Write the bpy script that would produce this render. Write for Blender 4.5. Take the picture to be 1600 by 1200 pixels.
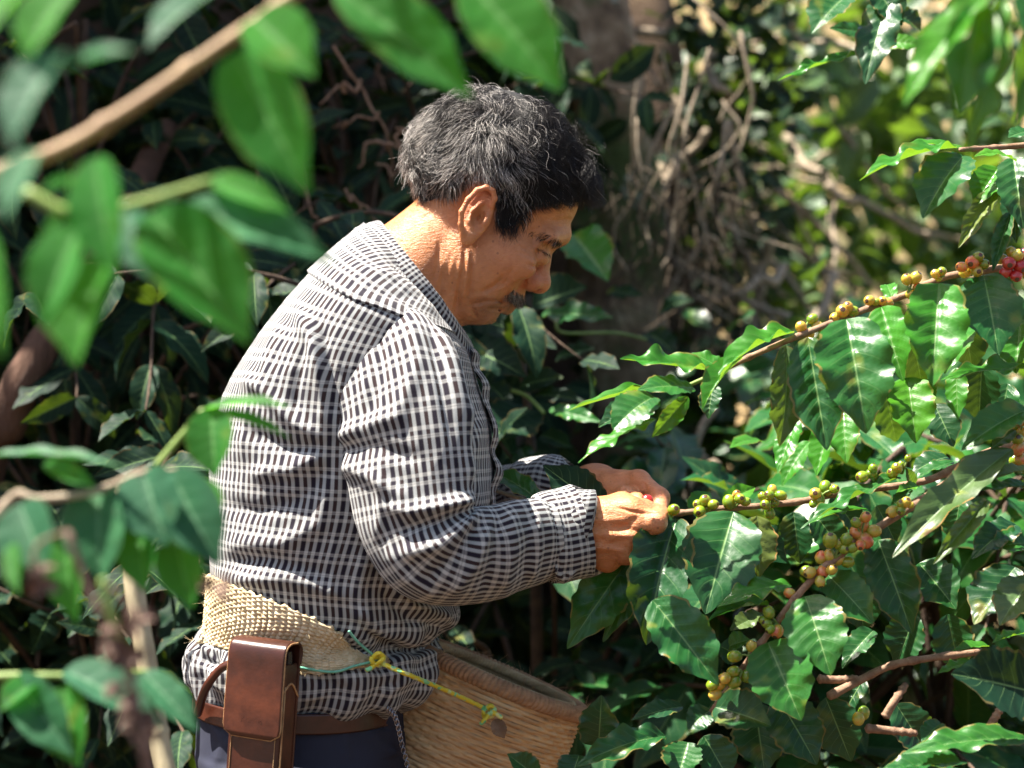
import bpy, math, random
import numpy as np
from mathutils import Vector, Matrix

for o in list(bpy.data.objects):
    bpy.data.objects.remove(o)
scene = bpy.context.scene
COL = scene.collection

# ------------------------------------------------------------------ camera, sky, sun, exposure
KX = 0.52                      # frame width in metres per metre of distance
CAM_Z = 1.30
cam_data = bpy.data.cameras.new('camera')
cam_data.sensor_width = 36.0
cam_data.lens = 36.0 / KX
cam_data.clip_start = 0.05
cam_data.clip_end = 600.0
cam_data.dof.use_dof = True
cam_data.dof.focus_distance = 2.03
cam_data.dof.aperture_fstop = 3.7
cam_data.dof.aperture_blades = 0
cam = bpy.data.objects.new('camera', cam_data)
cam.location = (0, 0, CAM_Z)
cam.rotation_euler = (math.radians(90), 0, 0)
COL.objects.link(cam)
scene.camera = cam

SUN_TO = Vector((-0.42, -0.03, 0.87)).normalized()       # direction towards the sun
world = bpy.data.worlds.new('World')
scene.world = world
world.use_nodes = True
wn = world.node_tree
bg = wn.nodes['Background']
sky = wn.nodes.new('ShaderNodeTexSky')
sky.sky_type = 'NISHITA'
sky.sun_disc = False
sky.sun_elevation = math.asin(SUN_TO.z)
sky.sun_rotation = math.atan2(SUN_TO.x, SUN_TO.y)
sky.air_density = 1.0
sky.dust_density = 2.5
sky.ozone_density = 0.6
wn.links.new(sky.outputs[0], bg.inputs[0])
bg.inputs[1].default_value = 0.054

sun_data = bpy.data.lights.new('sun', 'SUN')
sun_data.energy = 5.0
sun_data.angle = math.radians(0.53)
sun_data.color = (1.0, 0.93, 0.82)
sun = bpy.data.objects.new('sun', sun_data)
sun.rotation_euler = SUN_TO.to_track_quat('Z', 'Y').to_euler()
sun.location = SUN_TO * 20
COL.objects.link(sun)

vs = scene.view_settings
vs.view_transform = 'Standard'
vs.look = 'None'
vs.gamma = 1.0
vs.exposure = 2.05
vs.use_curve_mapping = False
scene.render.engine = 'CYCLES'
scene.cycles.max_bounces = 7
scene.cycles.transparent_max_bounces = 6
scene.cycles.use_denoising = True
scene.cycles.caustics_reflective = False
scene.cycles.caustics_refractive = False

# ------------------------------------------------------------------ helpers
rng = np.random.RandomState(7)
random.seed(7)

def W(px, py, d):
    """point of the place seen at this spot of the photograph (1600x1200), d metres away"""
    return np.array([(px - 800.0) / 1600.0 * KX * d, d, CAM_Z - (py - 600.0) / 1600.0 * KX * d])

def to_px(v):
    v = np.asarray(v)
    return np.stack([800 + v[..., 0] / (KX * v[..., 1]) * 1600, 600 + (CAM_Z - v[..., 2]) / (KX * v[..., 1]) * 1600], -1)

def _hash(i, j, k, seed):
    n = (i * 374761393 + j * 668265263 + k * 2147483647 + seed * 974634777) & 0xFFFFFFFF
    n = ((n ^ (n >> 13)) * 1274126177) & 0xFFFFFFFF
    n = (n ^ (n >> 16)) & 0xFFFF
    return n.astype(np.float64) / 32767.5 - 1.0

def vnoise(p, seed=0):
    p = np.asarray(p, dtype=np.float64)
    f = np.floor(p).astype(np.int64)
    t = p - f
    t = t * t * (3 - 2 * t)
    i, j, k = f[..., 0], f[..., 1], f[..., 2]
    r = 0
    for a in (0, 1):
        wa = t[..., 0] if a else 1 - t[..., 0]
        for b in (0, 1):
            wb = t[..., 1] if b else 1 - t[..., 1]
            for c in (0, 1):
                wc = t[..., 2] if c else 1 - t[..., 2]
                r = r + wa * wb * wc * _hash(i + a, j + b, k + c, seed)
    return r

def fbm(p, oct=3, seed=0):
    p = np.asarray(p, dtype=np.float64)
    r = 0; a = 0.5
    for o in range(oct):
        r = r + a * vnoise(p, seed + o)
        p = p * 2.03 + 7.1
        a *= 0.5
    return r

def tag(o, label=None, cat=None, group=None, kind=None):
    if label: o['label'] = label
    if cat: o['category'] = cat
    if group: o['group'] = group
    if kind: o['kind'] = kind
    return o

def mk_mesh(name, verts, faces, mat=None, smooth=True, uv=None, cols=None):
    me = bpy.data.meshes.new(name)
    verts = np.asarray(verts, dtype=np.float32)
    if isinstance(faces, np.ndarray):
        nf, k = faces.shape
        me.vertices.add(len(verts)); me.vertices.foreach_set('co', verts.ravel())
        me.loops.add(nf * k); me.loops.foreach_set('vertex_index', faces.ravel().astype(np.int32))
        me.polygons.add(nf)
        me.polygons.foreach_set('loop_start', np.arange(0, nf * k, k, dtype=np.int32))
        me.update(calc_edges=True)
        me.validate()
    else:
        me.from_pydata([tuple(v) for v in verts], [], [tuple(f) for f in faces])
    if smooth:
        me.polygons.foreach_set('use_smooth', np.ones(len(me.polygons), dtype=bool))
    if uv is not None:
        li = np.zeros(len(me.loops), dtype=np.int32); me.loops.foreach_get('vertex_index', li)
        ul = me.uv_layers.new(name='UVMap')
        ul.data.foreach_set('uv', np.asarray(uv, dtype=np.float32)[li].ravel())
    if cols is not None:
        for cn, c in cols.items():
            c = np.asarray(c, dtype=np.float32)
            if c.ndim == 1:
                a = me.attributes.new(cn, 'FLOAT', 'POINT'); a.data.foreach_set('value', c)
            else:
                a = me.attributes.new(cn, 'FLOAT_COLOR', 'POINT')
                a.data.foreach_set('color', np.concatenate([c, np.ones((len(c), 1), np.float32)], 1).ravel())
    if mat is not None:
        me.materials.append(mat)
    me.update()
    return me

def link(name, me, parent=None, loc=None):
    o = bpy.data.objects.new(name, me)
    COL.objects.link(o)
    if parent is not None:
        o.parent = parent
        o.matrix_parent_inverse = Matrix.Translation(-Vector(parent.location)) if parent.type == 'EMPTY' else Matrix.Identity(4)
    if loc is not None:
        o.location = loc
    return o

def empty(name, loc=(0, 0, 0)):
    o = bpy.data.objects.new(name, None)
    o.empty_display_size = 0.05
    o.location = tuple(float(c) for c in loc)
    COL.objects.link(o)
    return o

def grid_faces(nu, nv, wrap_v=False):
    """nu rows of nv verts"""
    i = np.arange(nu - 1)[:, None]
    jn = nv if wrap_v else nv - 1
    j = np.arange(jn)[None, :]
    j2 = (j + 1) % nv
    a = i * nv + j; b = i * nv + j2; c = (i + 1) * nv + j2; d = (i + 1) * nv + j
    return np.stack([a, b, c, d], -1).reshape(-1, 4)

def catmull(pts, n):
    """smooth resample of rows of control values"""
    P = np.asarray(pts, dtype=np.float64)
    m = len(P)
    Q = np.concatenate([[2 * P[0] - P[1]], P, [2 * P[-1] - P[-2]]])
    t = np.linspace(0, m - 1 - 1e-9, n)
    i = np.floor(t).astype(int); f = (t - i)[:, None]
    p0, p1, p2, p3 = Q[i], Q[i + 1], Q[i + 2], Q[i + 3]
    return 0.5 * ((2 * p1) + (-p0 + p2) * f + (2 * p0 - 5 * p1 + 4 * p2 - p3) * f ** 2 + (-p0 + 3 * p1 - 3 * p2 + p3) * f ** 3)

def unit(v):
    v = np.asarray(v, dtype=np.float64)
    return v / (np.linalg.norm(v, axis=-1, keepdims=True) + 1e-12)

def frames(path, up=None):
    """parallel transported frames along a path"""
    T = unit(np.gradient(path, axis=0))
    N = np.zeros_like(T)
    u = np.array([0, 0, 1.0]) if up is None else np.asarray(up, float)
    if abs(np.dot(u, T[0])) > 0.95: u = np.array([1.0, 0, 0])
    n = unit(u - np.dot(u, T[0]) * T[0])
    for i in range(len(T)):
        n = unit(n - np.dot(n, T[i]) * T[i])
        N[i] = n
    return T, N, np.cross(T, N)

def tube_arrays(path, rad, nseg=8, rough=0.0, seed=0, cap=True):
    path = np.asarray(path, float)
    n = len(path)
    rad = np.broadcast_to(np.asarray(rad, float), (n,)).copy()
    T, N, B = frames(path)
    th = np.linspace(0, 2 * np.pi, nseg, endpoint=False)
    ring = N[:, None, :] * np.cos(th)[None, :, None] + B[:, None, :] * np.sin(th)[None, :, None]
    r = rad[:, None]
    if rough:
        s = np.concatenate([[0], np.cumsum(np.linalg.norm(np.diff(path, axis=0), axis=1))])
        q = np.stack([np.cos(th)[None, :] * 1.3 + 0 * s[:, None], np.sin(th)[None, :] * 1.3 + 0 * s[:, None],
                      (s / (rad.mean() * 3))[:, None] + 0 * th[None, :]], -1)
        r = r * (1 + rough * fbm(q, 3, seed))
    V = (path[:, None, :] + ring * r[..., None]).reshape(-1, 3)
    F = grid_faces(n, nseg, True)
    if cap:
        V = np.concatenate([V, path[:1] - T[:1] * rad[0] * .5, path[-1:] + T[-1:] * rad[-1] * .5])
        k = len(V) - 2
        j = np.arange(nseg); j2 = (j + 1) % nseg
        c0 = np.stack([np.full(nseg, k), j2, j, np.full(nseg, k)], -1)
        c1 = np.stack([np.full(nseg, k + 1), (n - 1) * nseg + j, (n - 1) * nseg + j2, np.full(nseg, k + 1)], -1)
        return V, F, np.concatenate([c0, c1])[:, :3]
    return V, F, None

def tube(name, path, rad, mat, parent=None, nseg=8, rough=0.0, seed=0):
    V, F, C = tube_arrays(path, rad, nseg, rough, seed)
    faces = [tuple(f) for f in F] + ([tuple(f) for f in C] if C is not None else [])
    return link(name, mk_mesh(name, V, faces, mat), parent)

class Bag:
    """collects quads / triangles that end up in one mesh"""
    def __init__(self): self.v = []; self.f = []; self.n = 0; self.uv = []
    def add(self, V, F, uv=None):
        self.v.append(np.asarray(V, float)); self.f += [tuple(int(x) + self.n for x in f) for f in F]; self.n += len(V)
        self.uv.append(np.zeros((len(V), 2)) if uv is None else np.asarray(uv, float))
    def tube(self, path, rad, nseg=6, rough=0.0, seed=0):
        V, F, C = tube_arrays(path, rad, nseg, rough, seed)
        self.add(V, [tuple(f) for f in F] + [tuple(f) for f in C])
    def build(self, name, mat, parent=None, smooth=True):
        return link(name, mk_mesh(name, np.concatenate(self.v), self.f, mat, smooth, np.concatenate(self.uv)), parent)

# ---- implicit surfaces
def surfnet(sdf, lo, hi, h):
    lo = np.asarray(lo, float); hi = np.asarray(hi, float)
    nc = np.ceil((hi - lo) / (4 * h)).astype(int) + 1
    ax = [lo[k] + np.arange(nc[k]) * 4 * h for k in range(3)]
    G = np.stack(np.meshgrid(*ax, indexing='ij'), -1)
    dc = sdf(G.reshape(-1, 3)).reshape(nc)
    up = dc
    for k in range(3): up = np.repeat(up, 4, axis=k)
    n = nc * 4 - 3
    up = up[2:2 + n[0], 2:2 + n[1], 2:2 + n[2]]
    n = np.array(up.shape)
    act = np.abs(up) < 8 * h
    vol = np.sign(up) * 1.0
    idx = np.argwhere(act)
    P = lo + idx * h
    out = np.zeros(len(P))
    for s in range(0, len(P), 400000):
        out[s:s + 400000] = sdf(P[s:s + 400000])
    vol[act] = out
    ins = vol < 0
    c = [ins[a:n[0] - 1 + a, b:n[1] - 1 + b, d:n[2] - 1 + d] for a in (0, 1) for b in (0, 1) for d in (0, 1)]
    cnt = sum(x.astype(np.int8) for x in c)
    cells = np.argwhere((cnt > 0) & (cnt < 8))
    vid = -np.ones(n - 1, dtype=np.int64)
    vid[tuple(cells.T)] = np.arange(len(cells))
    acc = np.zeros((len(cells), 3)); m = np.zeros(len(cells))
    cor = [(a, b, d) for a in (0, 1) for b in (0, 1) for d in (0, 1)]
    val = {q: vol[cells[:, 0] + q[0], cells[:, 1] + q[1], cells[:, 2] + q[2]] for q in cor}
    for q in cor:
        for k in range(3):
            if q[k] == 0:
                r = list(q); r[k] = 1; r = tuple(r)
                a, b = val[q], val[r]
                x = (a < 0) != (b < 0)
                t = np.where(x, a / np.where(x, a - b, 1), 0)
                p = np.array(q, float)[None, :].repeat(len(cells), 0); p[:, k] += t
                acc[x] += p[x]; m[x] += 1
    V = lo + (cells + acc / np.maximum(m, 1)[:, None]) * h
    F = []
    for k in range(3):
        u, v = (k + 1) % 3, (k + 2) % 3
        sl0 = [slice(None)] * 3; sl1 = [slice(None)] * 3
        sl0[k] = slice(0, n[k] - 1); sl1[k] = slice(1, n[k])
        a = ins[tuple(sl0)]; b = ins[tuple(sl1)]
        e = np.argwhere(a != b)
        e = e[(e[:, u] > 0) & (e[:, v] > 0) & (e[:, u] < n[u] - 1) & (e[:, v] < n[v] - 1)]
        flip = ~a[tuple(e.T)]
        q = []
        for du, dv in ((-1, -1), (0, -1), (0, 0), (-1, 0)):
            w = e.copy(); w[:, u] += du; w[:, v] += dv
            q.append(vid[tuple(w.T)])
        q = np.stack(q, -1)
        q[flip] = q[flip][:, ::-1]
        F.append(q)
    F = np.concatenate(F)
    F = F[(F >= 0).all(1)]
    return V, F

def smin(a, b, k):
    h = np.maximum(k - np.abs(a - b), 0) / k
    return np.minimum(a, b) - h * h * k * 0.25
def smax(a, b, k): return -smin(-a, -b, k)
def s_cap(p, a, b, ra, rb):
    a = np.asarray(a, float); ba = np.asarray(b, float) - a
    pa = p - a
    h = np.clip(pa @ ba / (ba @ ba + 1e-12), 0, 1)
    return np.linalg.norm(pa - h[:, None] * ba, axis=1) - (ra + (rb - ra) * h)
def s_sph(p, c, r): return np.linalg.norm(p - np.asarray(c, float), axis=1) - r
def s_ell(p, c, r, R=None):
    q = p - np.asarray(c, float)
    if R is not None: q = q @ R           # columns of R are the axes
    r = np.asarray(r, float)
    k0 = np.linalg.norm(q / r, axis=1); k1 = np.linalg.norm(q / (r * r), axis=1)
    return k0 * (k0 - 1) / np.maximum(k1, 1e-9)

def vert_normals(V, F):
    fn = np.cross(V[F[:, 2]] - V[F[:, 0]], V[F[:, 3 if F.shape[1] > 3 else 1]] - V[F[:, 1 if F.shape[1] > 3 else 0]])
    N = np.zeros_like(V)
    for k in range(F.shape[1]): np.add.at(N, F[:, k], fn)
    return unit(N)

# ---- materials
def new_mat(name):
    m = bpy.data.materials.new(name); m.use_nodes = True
    nt = m.node_tree
    return m, nt, nt.nodes['Principled BSDF']

def nd(nt, typ, **kw):
    n = nt.nodes.new(typ)
    for k, v in kw.items():
        if k.startswith('i_'):
            n.inputs[k[2:].replace('_', ' ')].default_value = v
        else: setattr(n, k, v)
    return n

def math_n(nt, op, a, b=None, c=None, clamp=False):
    n = nt.nodes.new('ShaderNodeMath'); n.operation = op; n.use_clamp = clamp
    for i, x in enumerate((a, b, c)):
        if x is None: continue
        if isinstance(x, (int, float)): n.inputs[i].default_value = x
        else: nt.links.new(x, n.inputs[i])
    return n.outputs[0]

def mix_c(nt, f, a, b, mode='MIX'):
    n = nt.nodes.new('ShaderNodeMix'); n.data_type = 'RGBA'; n.blend_type = mode
    for s, x in ((n.inputs[0], f), (n.inputs[6], a), (n.inputs[7], b)):
        if isinstance(x, (int, float)): s.default_value = x
        elif isinstance(x, (tuple, list)): s.default_value = (x[0], x[1], x[2], 1)
        else: nt.links.new(x, s)
    return n.outputs[2]

def ramp(nt, fac, stops):
    n = nt.nodes.new('ShaderNodeValToRGB')
    nt.links.new(fac, n.inputs[0])
    el = n.color_ramp.elements
    while len(el) > 1: el.remove(el[-1])
    el[0].position = stops[0][0]; c = stops[0][1]; el[0].color = (c[0], c[1], c[2], 1)
    for pos, c in stops[1:]:
        e = el.new(pos); e.color = (c[0], c[1], c[2], 1)
    return n.outputs[0]

def noise_n(nt, scale, detail=3, rough=0.5, vec=None, dist=0.0):
    n = nt.nodes.new('ShaderNodeTexNoise')
    n.inputs['Scale'].default_value = scale; n.inputs['Detail'].default_value = detail
    n.inputs['Roughness'].default_value = rough; n.inputs['Distortion'].default_value = dist
    if vec is not None: nt.links.new(vec, n.inputs['Vector'])
    return n.outputs['Fac']

def bump_n(nt, height, strength=0.3, dist=0.002, normal=None):
    n = nt.nodes.new('ShaderNodeBump')
    n.inputs['Strength'].default_value = strength; n.inputs['Distance'].default_value = dist
    nt.links.new(height, n.inputs['Height'])
    if normal is not None: nt.links.new(normal, n.inputs['Normal'])
    return n.outputs[0]

def noise_mat(name, c1, c2, scale=20, rough=0.7, bump=0.3, bdist=0.003, c3=None, spec=0.4, detail=5, stretch=None):
    m, nt, b = new_mat(name)
    tc = nt.nodes.new('ShaderNodeTexCoord')
    vec = tc.outputs['Object']
    if stretch:
        mp = nt.nodes.new('ShaderNodeMapping'); mp.inputs['Scale'].default_value = stretch
        nt.links.new(vec, mp.inputs[0]); vec = mp.outputs[0]
    f = noise_n(nt, scale, detail, 0.6, vec)
    stops = [(0.32, c1), (0.68, c2)] if c3 is None else [(0.3, c1), (0.52, c2), (0.72, c3)]
    nt.links.new(ramp(nt, f, stops), b.inputs['Base Color'])
    b.inputs['Roughness'].default_value = rough
    b.inputs['Specular IOR Level'].default_value = spec
    if bump:
        f2 = noise_n(nt, scale * 3, detail, 0.65, vec)
        nt.links.new(bump_n(nt, f2, bump, bdist), b.inputs['Normal'])
    return m
# ================================================================== ground, bank, hillside
def sstep(a, b, x):
    t = np.clip((x - a) / (b - a), 0, 1); return t * t * (3 - 2 * t)
def ground_z(x, y):
    bank = (2.05 + .15 * sstep(-.9, -.1, x) + .55 * sstep(-.3, -.9, x)) * sstep(.62, .30, x) * sstep(3.55, 4.15, y)
    hill = 9.0 * sstep(7.5, 34, y) + .10 * np.clip(y - 30, 0, 200)
    p = np.stack([x * 1.1, y * 1.1, 0 * x], -1)
    n = fbm(p * 1.5, 3, 1) * .10 + fbm(p * 6, 2, 2) * .03
    d = np.hypot(x + .2, y - 2.1)
    return np.maximum(bank, hill) + n * sstep(.35, 1.2, d)
GROUND, _nt, _b = new_mat('ground')
_tc = _nt.nodes.new('ShaderNodeTexCoord'); _sp = nd(_nt, 'ShaderNodeSeparateXYZ'); _nt.links.new(_tc.outputs['Object'], _sp.inputs[0])
_n = noise_n(_nt, 7, 6, .65, _tc.outputs['Object']); _n2 = noise_n(_nt, .9, 4, .6, _tc.outputs['Object'])
_soil = ramp(_nt, _n, [(.3, (.030, .017, .010)), (.55, (.075, .045, .025)), (.75, (.13, .085, .05))])
_dry = ramp(_nt, _n2, [(.3, (.08, .07, .024)), (.5, (.21, .145, .06)), (.68, (.30, .215, .11))])
_f = math_n(_nt, 'MULTIPLY', math_n(_nt, 'SUBTRACT', _sp.outputs[1], 5.2), .8, clamp=True)
_nt.links.new(mix_c(_nt, _f, _soil, _dry), _b.inputs['Base Color']); _b.inputs['Roughness'].default_value = .95
_nt.links.new(bump_n(_nt, noise_n(_nt, 40, 5, .7, _tc.outputs['Object']), .8, .02), _b.inputs['Normal'])
gx = np.concatenate([-np.geomspace(200, 3, 22), np.linspace(-2.8, 2.8, 170), np.geomspace(3, 200, 22)])
gy = np.concatenate([-np.geomspace(120, 1, 14), np.linspace(-.9, 5.5, 190), np.geomspace(5.6, 260, 60)])
X, Y = np.meshgrid(gx, gy)
Z = ground_z(X, Y)
ground = link('ground', mk_mesh('ground', np.stack([X, Y, Z], -1).reshape(-1, 3), grid_faces(len(gy), len(gx)), GROUND))
tag(ground, kind='structure')
# ================================================================== leaves, berries, bark
def leaf_mat(name, top, young, rough=.30, trans=.28, spots=.5, edge=.3, sat=1.0, coat=.25, vein=(.20, .34, .12), nlat=8.0, tcol=(.30, .50, .02), spec=.5):
    m, nt, b = new_mat(name)
    L = nt.links.new
    uv = nt.nodes.new('ShaderNodeUVMap'); uv.uv_map = 'UVMap'
    sp = nt.nodes.new('ShaderNodeSeparateXYZ'); L(uv.outputs[0], sp.inputs[0])
    oi = nt.nodes.new('ShaderNodeObjectInfo'); rnd = oi.outputs['Random']
    tc = nt.nodes.new('ShaderNodeTexCoord')
    cb = nt.nodes.new('ShaderNodeCombineXYZ')
    L(math_n(nt, 'MULTIPLY', rnd, 37.0), cb.inputs[0]); L(math_n(nt, 'MULTIPLY', rnd, 91.0), cb.inputs[1])
    va = nt.nodes.new('ShaderNodeVectorMath'); va.operation = 'ADD'; L(tc.outputs['Object'], va.inputs[0]); L(cb.outputs[0], va.inputs[1])
    vec = va.outputs[0]
    au = math_n(nt, 'ABSOLUTE', math_n(nt, 'SUBTRACT', sp.outputs[0], .5))          # 0 midrib .. .5 margin
    v = sp.outputs[1]
    base = mix_c(nt, math_n(nt, 'POWER', rnd, 2.0), top, young)
    n1 = noise_n(nt, 38, 4, .6, vec)
    base = mix_c(nt, .7, base, ramp(nt, n1, [(.3, (.58, .64, .56)), (.7, (1.3, 1.24, 1.1))]), 'MULTIPLY')
    # veins
    q = math_n(nt, 'SUBTRACT', v, math_n(nt, 'MULTIPLY', au, .42))
    fr = math_n(nt, 'FRACT', math_n(nt, 'MULTIPLY', q, nlat))
    lat = math_n(nt, 'SUBTRACT', 1.0, math_n(nt, 'DIVIDE', math_n(nt, 'ABSOLUTE', math_n(nt, 'SUBTRACT', fr, .5)), .055), clamp=True)
    lat = math_n(nt, 'MULTIPLY', lat, math_n(nt, 'SUBTRACT', 1.0, math_n(nt, 'MULTIPLY', au, 2.0), clamp=True))
    mid = math_n(nt, 'SUBTRACT', 1.0, math_n(nt, 'DIVIDE', au, .022), clamp=True)
    vn = math_n(nt, 'MAXIMUM', math_n(nt, 'MULTIPLY', lat, .38), math_n(nt, 'MULTIPLY', mid, .85))
    col = mix_c(nt, vn, base, vein)
    # yellow and brown margin, lesions
    n2 = noise_n(nt, 22, 3, .6, vec)
    em = math_n(nt, 'MULTIPLY', math_n(nt, 'GREATER_THAN', au, .455), math_n(nt, 'GREATER_THAN', n2, .52))
    col = mix_c(nt, math_n(nt, 'MULTIPLY', em, edge), col, (.30, .17, .05))
    n3 = noise_n(nt, 26, 2, .5, vec)
    sl = math_n(nt, 'MULTIPLY', math_n(nt, 'SUBTRACT', n3, .68), 14.0, clamp=True)
    halo = math_n(nt, 'MULTIPLY', math_n(nt, 'SUBTRACT', n3, .62), 12.0, clamp=True)
    col = mix_c(nt, math_n(nt, 'MULTIPLY', halo, spots * .7), col, (.30, .33, .04))
    col = mix_c(nt, math_n(nt, 'MULTIPLY', sl, spots), col, (.13, .055, .025))
    L(col, b.inputs['Base Color'])
    rn = noise_n(nt, 120, 3, .6, vec)
    rn2 = noise_n(nt, 20, 3, .6, vec)
    L(math_n(nt, 'ADD', math_n(nt, 'ADD', math_n(nt, 'MULTIPLY', rn, .22), math_n(nt, 'MULTIPLY', math_n(nt, 'SUBTRACT', rn2, .5), .55)), rough - .02, clamp=True), b.inputs['Roughness'])
    b.inputs['Specular IOR Level'].default_value = spec
    b.inputs['Coat Weight'].default_value = coat; b.inputs['Coat Roughness'].default_value = .28
    hgt = math_n(nt, 'SUBTRACT', math_n(nt, 'MULTIPLY', noise_n(nt, 260, 3, .6, vec), .5), math_n(nt, 'MULTIPLY', vn, .8))
    bp = bump_n(nt, hgt, .45, .0009)
    L(bp, b.inputs['Normal'])
    tr = nt.nodes.new('ShaderNodeBsdfTranslucent')
    L(mix_c(nt, .55, col, tcol), tr.inputs['Color']); L(bp, tr.inputs['Normal'])
    mx = nt.nodes.new('ShaderNodeMixShader'); mx.inputs[0].default_value = trans
    L(b.outputs[0], mx.inputs[1]); L(tr.outputs[0], mx.inputs[2])
    out = [n for n in nt.nodes if n.type == 'OUTPUT_MATERIAL'][0]
    L(mx.outputs[0], out.inputs['Surface'])
    return m

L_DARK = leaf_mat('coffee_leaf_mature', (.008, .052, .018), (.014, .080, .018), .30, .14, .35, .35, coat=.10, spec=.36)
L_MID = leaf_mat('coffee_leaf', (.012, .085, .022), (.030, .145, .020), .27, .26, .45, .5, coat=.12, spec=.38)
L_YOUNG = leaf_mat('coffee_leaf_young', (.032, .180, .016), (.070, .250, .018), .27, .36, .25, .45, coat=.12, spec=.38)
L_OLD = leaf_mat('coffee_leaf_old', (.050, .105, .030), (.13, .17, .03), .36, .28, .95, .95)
L_SHADE = leaf_mat('leaf_darkened_for_shade', (.003, .0165, .0105), (.006, .031, .016), .52, .10, .25, .2, coat=.0, spec=.16)  # darkened copy of the coffee leaf: shade is put into its colour
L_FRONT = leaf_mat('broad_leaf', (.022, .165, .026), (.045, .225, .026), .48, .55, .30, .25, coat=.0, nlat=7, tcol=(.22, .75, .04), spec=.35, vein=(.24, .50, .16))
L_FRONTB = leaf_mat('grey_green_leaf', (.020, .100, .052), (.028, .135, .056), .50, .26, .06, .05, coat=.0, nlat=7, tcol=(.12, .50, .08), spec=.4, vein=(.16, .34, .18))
L_DRY = noise_mat('dry_leaf', (.10, .055, .03), (.28, .17, .10), 40, .7, .4, .002)
BARK = noise_mat('twig_bark', (.16, .085, .05), (.32, .20, .13), 120, .75, .5, .002)
BARK_PALE = noise_mat('pale_twig_bark', (.25, .19, .13), (.45, .37, .27), 90, .8, .5, .002)
BARK_GREEN = noise_mat('green_shoot', (.12, .20, .04), (.22, .30, .08), 60, .5, .2, .001)
BARK_DARK = noise_mat('dark_bark', (.035, .022, .016), (.11, .07, .045), 30, .85, .8, .006)

def leaf_geo(length, width, bend=.15, fold=.12, wave=.04, quilt=.5, twist=0.0, seed=0, nu=40, nv=13, nlat=8.0, tipw=1.0, skew=0.0, curl=0.0, rag=1.0):
    """leaf along +X, upper face +Z, base at the origin"""
    r = np.random.RandomState(seed)
    t = np.linspace(0, 1, nu)[:, None]
    s = np.linspace(-1, 1, nv)[None, :]
    prof = np.clip(t, 0, 1) ** .58 * np.clip(1 - t, 0, 1) ** .72
    prof = prof / prof.max()
    prof = prof * (1 - .42 * tipw * sstep(.66, .94, t))
    prof = np.maximum(prof, .03 * np.clip(1 - t, 0, 1) + .004)
    edge = 1 + rag * .045 * np.sin(2 * np.pi * (nlat * t) + r.uniform(0, 6)) * np.abs(s) + rag * .05 * vnoise(np.concatenate([t * 6 + 0 * s, s * 2 + 0 * t + seed, 0 * t + 0 * s], 0).reshape(3, nu, nv).transpose(1, 2, 0), seed)
    hw = width / 2 * prof
    X = t * length + 0 * s - .05 * length * np.abs(s) * prof * 0
    Y = s * hw * edge + skew * length * t * (1 - t)
    q = t - .21 * np.abs(s)
    bul = np.abs(np.sin(np.pi * nlat * q)) ** 1.2
    env = np.clip(1 - np.abs(s) ** 3, 0, 1) * np.clip(np.abs(s) * 5, 0, 1) * np.clip(prof * 1.4, 0, 1)
    Z = quilt * .0030 * bul * env * (length / .12)
    Z = Z + fold * np.abs(s) ** 1.1 * hw * 2.2
    p1, p2 = r.uniform(0, 6, 2)
    k1, k2 = r.uniform(2.2, 3.6), r.uniform(3.2, 5.2)
    side = np.where(s > 0, np.sin(2 * np.pi * k1 * t + p1), np.sin(2 * np.pi * k1 * t + p2))
    side = side + .6 * np.where(s > 0, np.sin(2 * np.pi * k2 * t + p2), np.sin(2 * np.pi * k2 * t + p1))
    Z = Z + wave * length * .55 * side * np.abs(s) ** 2.2 * prof
    if curl: Z = Z + curl * hw * s * s * 1.5
    P = np.stack([X, Y, Z], -1)
    if twist:
        a = twist * t[:, 0]
        c, n = np.cos(a)[:, None], np.sin(a)[:, None]
        y, z = P[..., 1].copy(), P[..., 2].copy()
        P[..., 1] = y * c - z * n; P[..., 2] = y * n + z * c
    if abs(bend) > 1e-4:                       # arc along the length: tip drops for positive bend
        k = bend * 2 / length
        x = P[..., 0]; z = P[..., 2]
        ang = k * x
        R = 1 / k
        P[..., 0] = (R + z) * np.sin(ang)
        P[..., 2] = (R + z) * np.cos(ang) - R
    uv = np.stack([np.repeat((s + 1) / 2, nu, 0), np.repeat(t, nv, 1)], -1)
    F = grid_faces(nu, nv)[:, ::-1]
    return P.reshape(-1, 3), F, uv.reshape(-1, 2)

def leaf_mesh(name, mat, **kw):
    V, F, uv = leaf_geo(**kw)
    return mk_mesh(name, V, F, mat, uv=uv)

def frame_to(base, tip, up):
    """matrix taking the leaf's +X to base->tip and its +Z towards 'up'"""
    a = unit(np.asarray(tip, float) - base)
    u = np.asarray(up, float)
    n = unit(u - np.dot(u, a) * a)
    b = np.cross(n, a)
    M = Matrix(((a[0], b[0], n[0], base[0]), (a[1], b[1], n[1], base[1]), (a[2], b[2], n[2], base[2]), (0, 0, 0, 1)))
    return M

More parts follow.
